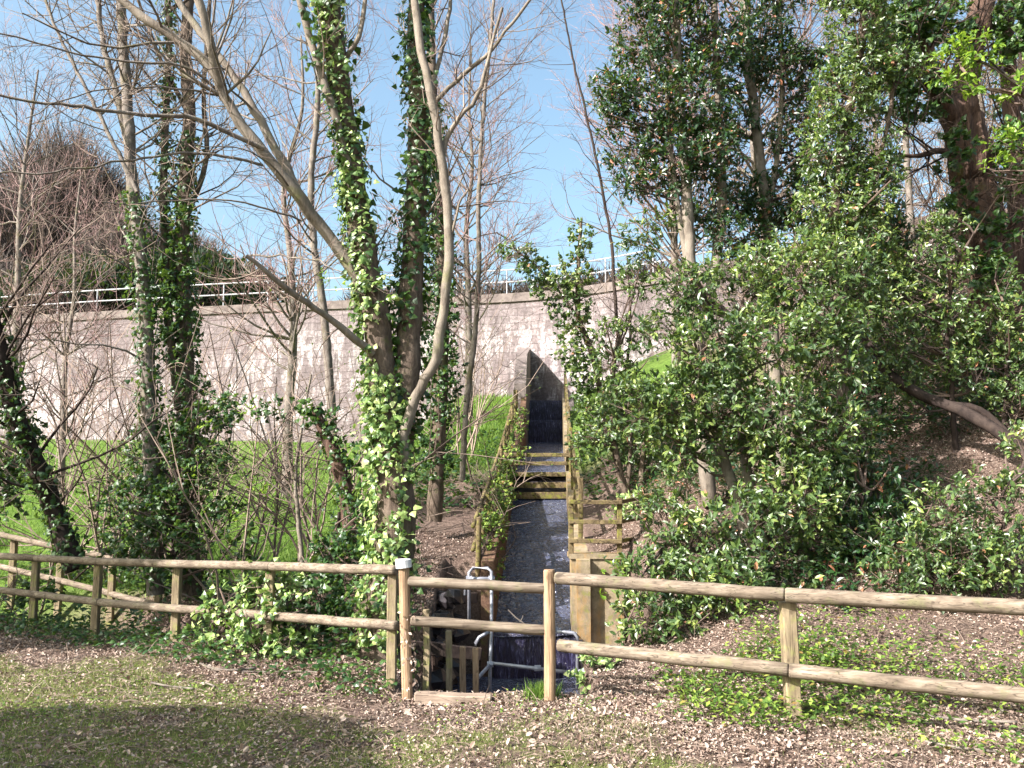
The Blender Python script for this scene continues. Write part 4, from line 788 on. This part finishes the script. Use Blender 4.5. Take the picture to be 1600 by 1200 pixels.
# ------------------------------------------------------------ low shrubs and ivy by the fences
evergreen('ivy_bush', 'bright ivy bush growing through the near fence below the ivy pair', 'bush', gb(385, 9.6), [stem([(400, 1020, 9.5), (390, 960, 9.5), (380, 900, 9.5)], .02, .01), stem([(340, 1005, 9.8), (345, 975, 9.7), (365, 950, 9.5)], .025, .02)], m_bark_pale,
    [(365, 915, 9.5, 44, 26), (420, 930, 9.4, 46, 34), (350, 950, 9.6, 36, 20), (395, 970, 9.3, 44, 30), (400, 1010, 9.2, 46, 20), (450, 1010, 9.1, 30, 22), (455, 935, 9.4, 28, 24), (340, 985, 9.6, 26, 16)], .07, m_ivy, 1.2, T_IVY, per=6)
evergreen('ivy_bush', 'dark ivy thicket around the foot of the close tree pair on the left', 'bush', gb(290, 13.3), [stem([(280, 930, 13.3), (270, 850, 13.3), (280, 760, 13.3)], .03, .02)], m_bark_dark,
    [(190, 730, 14.9, 30, 36), (240, 710, 14.5, 40, 50), (310, 690, 13.2, 50, 60), (340, 640, 13.4, 34, 24), (210, 800, 13, 56, 50), (290, 790, 13, 60, 56), (340, 760, 13.2, 40, 56), (250, 860, 12.6, 70, 36), (350, 850, 12.6, 56, 34), (190, 860, 13.8, 36, 26), (300, 620, 13.6, 30, 30)], .075, m_divy, .95, T_IVY, per=6, thin=.15)
evergreen('ivy_bush', 'dark ivy bush behind the fence at the left foot of the big tree', 'bush', gb(530, 10.6), [stem([(535, 960, 10.8), (530, 870, 10.8), (530, 800, 10.8)], .03, .02)], m_bark_dark,
    [(535, 810, 11, 36, 36), (520, 870, 10.8, 40, 36), (550, 900, 10.4, 36, 46), (490, 930, 10.2, 40, 36), (540, 980, 9.8, 36, 40), (570, 830, 10.8, 20, 50), (470, 980, 9.9, 44, 30)], .075, m_divy, 1.7, T_IVY, thin=.1, per=6)
evergreen('ivy_bush', 'pale-leaved ivy bush crossing the lower left edge below the leaning trunk', 'bush', gb(-10, 13), None, None, [(10, 760, 13, 20, 50), (-20, 740, 13, 30, 50), (60, 930, 12.6, 30, 14)], .08, m_divy, 1.5, T_IVY, per=6)
evergreen('ivy_bush', 'ivy tangle draped over the mossy paling left of the channel', 'bush', gb(770, 15), None, None,
    [(765, 840, 14.2, 12, 40), (775, 800, 15.2, 14, 34), (790, 755, 17.5, 14, 28), (805, 700, 20, 12, 26), (760, 900, 13.8, 12, 26), (815, 660, 23, 10, 20), (770, 870, 14, 14, 40), (783, 775, 16.5, 12, 30), (755, 860, 14, 12, 30)], .06, m_bramble, 1.5, T_IVY, per=5, thin=.1)
evergreen('ivy_bush', 'small bright green ivy patch at the foot of the right pipe upright', 'bush', gb(925, 9), None, None, [(925, 1040, 9, 22, 18), (940, 1065, 8.6, 26, 10), (910, 1060, 8.7, 16, 12)], .07, m_ivy, 1.8, T_IVY, per=6)
evergreen('fern_clump', 'bright green ferny growth behind the guard rail', 'plant', gb(1000, 14.6), None, None, [(1000, 790, 14.8, 34, 16), (1010, 820, 14.6, 36, 14), (985, 800, 15, 24, 20), (1000, 845, 14.4, 30, 12)], .10, m_ivy, 1.8, T_SIMP, per=7)
evergreen('fern_clump', 'small bright leafy tufts on the face of the concrete retaining wall', 'plant', gb(930, 13.5), None, None, [(925, 888, 13.4, 12, 6), (958, 890, 13.4, 14, 6), (932, 925, 13.4, 6, 5)], .09, m_yleaf, 1.2, T_SIMP, per=6)

# ------------------------------------------------------------ ground scatter
def scatter(n, x0, x1, y0, y1, prob):
    x = rng.uniform(x0, x1, n); y = rng.uniform(y0, y1, n); k = (rng.uniform(size=n) < prob(x, y)) & (np.abs(x/y) < .75)
    x, y = x[k], y[k]; return np.column_stack([x, y, gz(x, y)])
inpit = lambda x, Y: ((x > -1.05) & (x < .75+1.05*sm(Y, 9.2, 10.6)) & (Y > 8.1) & (Y < 13.6)) | ((np.abs(x-xc(Y)) < .9) & (Y > 13))
mb = MB(); p = scatter(190000, -6, 5.5, 4.2, 9.5, lambda x, y: np.clip((grassy(x, y)-.30+.5*vnoise(x, y, 3.2, 9))*1.9, .03, 1)*(y < fy(x)+.4)*~inpit(x, y)); n = len(p)
leaves(mb, p, norm(UP+.5*rdir(n)), rdir(n), rng.uniform(.018, .055, n), T_BLADE); tag(mb.top('grass', m_grass), 'patchy short rough grass in the foreground', 'grass', kind='stuff')
mb = MB(); p = scatter(150000, -18, 1.6, 15, 37, lambda x, y: meadow(x, y)*np.clip(26/y/y*12, 0, 1)*~inpit(x, y)); n = len(p)
leaves(mb, p, norm(UP+.55*rdir(n)), rdir(n), rng.uniform(.06, .16, n)*np.where(p[:, 0] > -3, 1.5, .9), (T_BLADE[0]*[2.2, 1, 1], T_BLADE[1])); tag(mb.top('meadow_grass', m_mgrass), 'lush green grass of the field and bank below the dam', 'grass', kind='stuff')
mb = MB(); p = scatter(800000, -6.5, 8, 4.2, 15, lambda x, y: np.clip(.72-grassy(x, y)+.35*vnoise(x, y, 2.1, 12), .22, .95)*~inpit(x, y)*np.where(y > 9, .8, 1)); n = len(p); p[:, 2] += rng.uniform(.0, .02, n)
leaves(mb, p, norm(rdir(n)*[1, 1, .5]), norm(UP+.9*rdir(n)), np.where(rng.uniform(size=n) < .93, rng.uniform(.012, .032, n), rng.uniform(.035, .06, n)), T_CURL); tag(mb.top('leaf_litter', m_litter), 'dry pinkish-brown dead leaves carpeting the ground by the fence', 'leaf litter', kind='stuff')
# little straw and stick fragments
mb = MB(); p = scatter(20000, -6.5, 7, 4.3, 12, lambda x, y: .6*~inpit(x, y)+0*x); n = len(p); d = norm(rdir(n)*[1, 1, .25]); L = rng.uniform(.05, .22, n)
tubes(mb, [(np.array([p[i]+[0, 0, .012], p[i]+d[i]*L[i]*.5+[0, 0, .03], p[i]+d[i]*L[i]+[0, 0, .015]]), np.array([.0025, .003, .0015])) for i in range(n)], 3); tag(mb.top('twig_litter', m_twig), 'small broken twigs scattered over the ground', 'twigs', kind='stuff')
# ground cover plants
def cover(name, label, prob, area, n, m, sz, T=T_IVY, h=.16, per=7, cat='ground cover'):
    mb = MB(); p = scatter(n, *area, prob); k = len(p); q = np.repeat(p, per, 0)+np.column_stack([rng.normal(0, .07, k*per), rng.normal(0, .07, k*per), rng.uniform(.01, h, k*per)])
    leaves(mb, q, norm(rdir(k*per)*[1, 1, .4]), norm(UP*1.1+.6*rdir(k*per)), sz*rng.uniform(.5, 1.2, k*per), T); tag(mb.top(name, m), label, cat, kind='stuff')
cover('ground_ivy', 'low dark ivy creeping along the foot of the left fence', lambda x, y: (np.abs(y-fy(x)+.15) < .55+.3*vnoise(x, y, 1.5, 20))*(x < -1.1)*.9, (-7.5, -1.1, 7.6, 14), 3000, m_divy, .06)
cover('weeds', 'light green weeds growing under and behind the right fence', lambda x, y: (vnoise(x, y, 1.6, 21) > -.12)*(y > fy(x)-.6)*(y < fy(x)+1.6)*(x > 1.3)*.9, (.9, 6, 5.2, 9.5), 4200, m_bramble, .062, T_SIMP, .22)
cover('brambles', 'taller leafy brambles between the right fence and the lower right bush', lambda x, y: (vnoise(x, y, 1.3, 31) > -.2)*(y > fy(x)+.5)*(y < fy(x)+2.3)*(x > 2.2)*.9, (2, 7, 5.2, 10), 2200, m_bramble, .06, T_SIMP, .4, 8)
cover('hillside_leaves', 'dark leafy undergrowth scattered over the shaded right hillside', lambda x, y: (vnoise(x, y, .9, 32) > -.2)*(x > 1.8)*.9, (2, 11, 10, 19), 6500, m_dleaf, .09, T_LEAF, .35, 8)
cover('seedlings', 'small green seedlings dotted through the foreground leaf litter', lambda x, y: (vnoise(x, y, 2.6, 22) > .12)*(y < fy(x)+.1)*.55*~inpit(x, y), (-5, 5, 4.3, 8.4), 4200, m_bramble, .035, T_SIMP, .05, 6)
cover('bank_ivy', 'dark ivy and ferns covering the banks beside the channel', lambda x, y: (vnoise(x, y, 1.0, 23) > .15)*~inpit(x, y)*.8, (-3.5, 5, 11, 24), 4200, m_divy, .10, T_IVY, .2)
cover('undergrowth', 'shady leafy undergrowth on the stream banks left of the pit', lambda x, y: (y > fy(x)+.35)*(y < fy(x)+4)*(vnoise(x, y, 1.4, 24) > -.25)*.9, (-9, -1.2, 9, 17), 3600, m_divy, .08, T_IVY, .35)
# grass tuft at the central post foot
tf = pt(846, 1070, 7.95); k = 420; q = np.column_stack([rng.normal(tf[0], .07, k), rng.normal(7.95, .05, k), np.full(k, -.02)]); mb = MB()
leaves(mb, q, norm(UP+.35*rdir(k)), rdir(k), rng.uniform(.08, .18, k), T_BLADE); tag(mb.top('grass_tuft', m_mgrass), 'tuft of longer green grass at the foot of the central round post', 'grass')
# fallen sticks
for l, r, lab in (([(282, 1022), (305, 1038), (330, 1050), (362, 1053), (400, 1050)], .012, 'long pale bent branch lying on the ground in front of the ivy bush'),
                  ([(236, 1073), (262, 1078), (302, 1083)], .010, 'short pale stick lying on the grass nearest the left shadow'),
                  ([(320, 1072), (336, 1078)], .008, 'tiny pale stick right of the short pale stick'),
                  ([(330, 1052), (400, 1055), (470, 1054), (520, 1056)], .007, 'thin straight twig on the leaf litter below the ivy bush'),
                  ([(1290, 1100), (1400, 1118), (1500, 1132), (1590, 1136)], .012, 'long brown stick lying under the right fence'),
                  ([(1440, 1165), (1500, 1176), (1560, 1182)], .010, 'pale stick in the weeds at the lower right corner')):
    P = np.array([gp(x, y) for x, y in l])+[0, 0, .02+r]; tubes(mb := MB(), [(spline(P, .06), r)], 6, True); tag(mb.top('fallen_branch', m_bark_lichen, smooth=True), lab, 'branch')
tubes(mb := MB(), [(pts([(794, 953), (806, 965), (820, 975), (832, 984)], 11.5), .008), (pts([(812, 972), (816, 966), (817, 962)], 11.5), .005)], 5, True); tag(mb.top('fallen_branch', m_bark_lichen), 'thin bare twig sticking out over the dark water', 'branch')
# rusty creeper bark on the capped post
li = MB(); pp = spline(np.array([pt(641, 1075, 7.92), pt(637, 990, 7.92), pt(634, 950, 7.94)]), .08); ivy_on(li, pp, np.full(len(pp), .03), 260, .035, .015, 0, 1, [.6, -.6, 0], T_SIMP, -.9)
li.part('creeper', m_litter, gs)

# ------------------------------------------------------------ far: hill and trees beyond the dam
def dome(name, label, c, rad, n, m, kind=None):
    th = empty(name, (c[0], c[1], c[2]), label, 'tree', 'trees beyond the dam')
    mb = MB(); tubes(mb, [(np.array([[c[0], c[1], c[2]-1], [c[0]+.2, c[1], c[2]+rad[2]*.8], [c[0], c[1], c[2]+rad[2]*1.3]]), np.array([.4, .3, .12]))], 7); mb.part('trunk', m_bark_dark, th)
    d = rdir(n); d[:, 2] = np.abs(d[:, 2])*1.0-.25*(rng.uniform(size=n) < .4); rr = rng.uniform(.45, 1, n)**.4*(1+.10*vnoise(d[:, 0]*3, d[:, 2]*3, 2, 3))
    P = np.array(c)+[0, 0, rad[2]*.35]+d*rr[:, None]*rad; t = norm(d+UP*.4+.7*rdir(n)); L = rng.uniform(.8, 1.8, n)*rad[2]*.12
    mb = MB()
    if kind is None: tubes(mb, [(np.array([P[i]-t[i]*L[i], P[i]+rng.normal(0, .08*L[i], 3), P[i]+t[i]*L[i]]), np.array([.045, .03, .012])) for i in range(n)], 3)
    else: leaves(mb, P, t, rdir(n), L*.9, T_SIMP)
    mb.part('crown', m, th)
hm = Mat('hill'); v = hm.coord(); hm.set(hm.ramp(hm.noise(v, .5, 6, .7), [(.35, (.022, .018, .016)), (.65, (.06, .048, .042))]), .95, .05)
hx, hy = np.meshgrid(np.linspace(-110, 90, 60), np.linspace(55, 160, 40))
def hz(x, y): return 3+13.5*np.exp(-((x+52)/20)**2-((y-92)/26)**2)+9*np.exp(-((x+34)/14)**2-((y-95)/26)**2)+4*np.exp(-((x-60)/30)**2-((y-90)/30)**2)+.8*vnoise(x, y, .15, 2)-2.5*(y < 58)
i = (np.arange(39)[:, None]*60+np.arange(59)[None]).ravel()
tag(mesh('hill', np.stack([hx.ravel(), hy.ravel(), hz(hx, hy).ravel()], 1), [np.stack([i, i+1, i+61, i+60], 1)], hm.m, smooth=True), kind='structure')
def far(px, Y, rad, n, m, lab, kind=None, name='far_tree', dz=0, top=None):
    x = (px-800)/F*Y; z = float(hz(np.array(x), np.array(Y)))+dz if Y > 55 else 6.
    if top: z = HC+(760-top)/F*Y-rad[2]*1.35
    dome(name, lab, (x, Y, z), np.array(rad), n, m, kind)
far(75, 74, (7.5, 6, 13.5), 9000, m_twig_hill, 'huge rounded bare brown tree mass beyond the dam at the left', name='bare_tree', dz=1)
far(-20, 66, (5, 5, 8), 3500, m_twig_hill, 'bare brown tree beyond the dam at the left edge', name='bare_tree')
far(180, 70, (5.5, 5, 8), 4200, m_twig_hill, 'lower bare brown tree right of the huge rounded one', name='bare_tree', top=330)
far(270, 72, (5, 4, 6.5), 3200, m_twig_hill, 'low brown tree beyond the dam behind the ivy pair', name='bare_tree', top=350)
m_far = leafmat('far evergreen', [(0, (.010, .022, .014)), (1, (.032, .050, .028))], .7, .2, .1)
far(130, 62, (7, 3, 3.0), 2600, m_far, 'dark evergreen hedge-like tree just above the dam railing at the left', 1, 'evergreen_tree', top=395)
far(300, 64, (5, 3, 3.4), 2200, m_far, 'dark evergreen tree just above the dam railing behind the ivy pair', 1, 'evergreen_tree', top=385)
far(400, 70, (3.2, 3, 4.2), 1500, m_far, 'dark green tree beyond the dam right of the ivy pair', 1, 'evergreen_tree', top=420)
far(360, 76, (3, 3, 5.0), 1200, m_far, 'taller dark green tree beyond the dam between the ivy pair and the big tree', 1, 'evergreen_tree', top=400)
for k, px in enumerate((700, 790, 870, 950, 1030)):
    far(px, 58, (3.5, 3, 2.2), 900, m_twig_hill, 'low brown treetops beyond the dam railing '+('above the left bank', 'just left of the channel', 'above the channel', 'right of the channel', 'behind the leftmost evergreen')[k], name='bare_tree', top=(440, 432, 425, 415, 400)[k])
far(600, 90, (5, 3, 2.4), 800, m_twig_hill, 'low brown tree far beyond the dam behind the big tree', name='bare_tree', top=440)

# ------------------------------------------------------------ trees just outside the frame, left: they shade the meadow and the grass
def shade_tree(x, Y, z, rad, n, lab, sz=.3):
    g_ = float(gz(x, Y)); th = empty('evergreen_tree', (x, Y, g_), lab, 'tree'); mb = MB(); tubes(mb, [(np.array([[x, Y, g_-.2], [x+.1, Y, z*.6], [x, Y, z]]), np.array([.3, .22, .12]))], 8); mb.part('trunk', m_bark, th)
    d = rdir(n); r = rng.uniform(.2, 1, n)**.5; P = np.array([x, Y, z])+d*r[:, None]*rad; k = vnoise(P[:, 0], P[:, 2]+P[:, 1], .9, 7) > -.35; P = P[k]
    mb = MB(); leaves(mb, P, rdir(len(P)), rdir(len(P)), sz*rng.uniform(.6, 1.2, len(P)), T_SIMP); mb.part('crown', m_dleaf, th)
def at_target(tx, tY, h):  # where a crown at height h throws its shade on the target
    t = h/sd[2]; return tx+sd[0]*t, tY+sd[1]*t
for (tx, tY, h, rad, n, lab) in ((-4.0, 5.7, 4.6, (2.5, 1.4, 1.5), 16000, 'evergreen just outside the left of the frame shading the foreground grass'),
                                 (-9.2, 12.6, 7.0, (2.6, 1.6, 1.8), 2600, 'evergreen left of the frame shading the leaning ivy trunk'),
                                 (-11.5, 19.5, 8, (2.6, .9, 1.0), 1300, 'evergreen left of the frame shading the field'),
                                 (-5.0, 11.7, 6.4, (2.5, 1.3, 1.6), 7000, 'small evergreen left of the frame shading the end of the fence')):
    x, Y = at_target(tx, tY, h); shade_tree(x, Y, h, np.array(rad), n, lab)
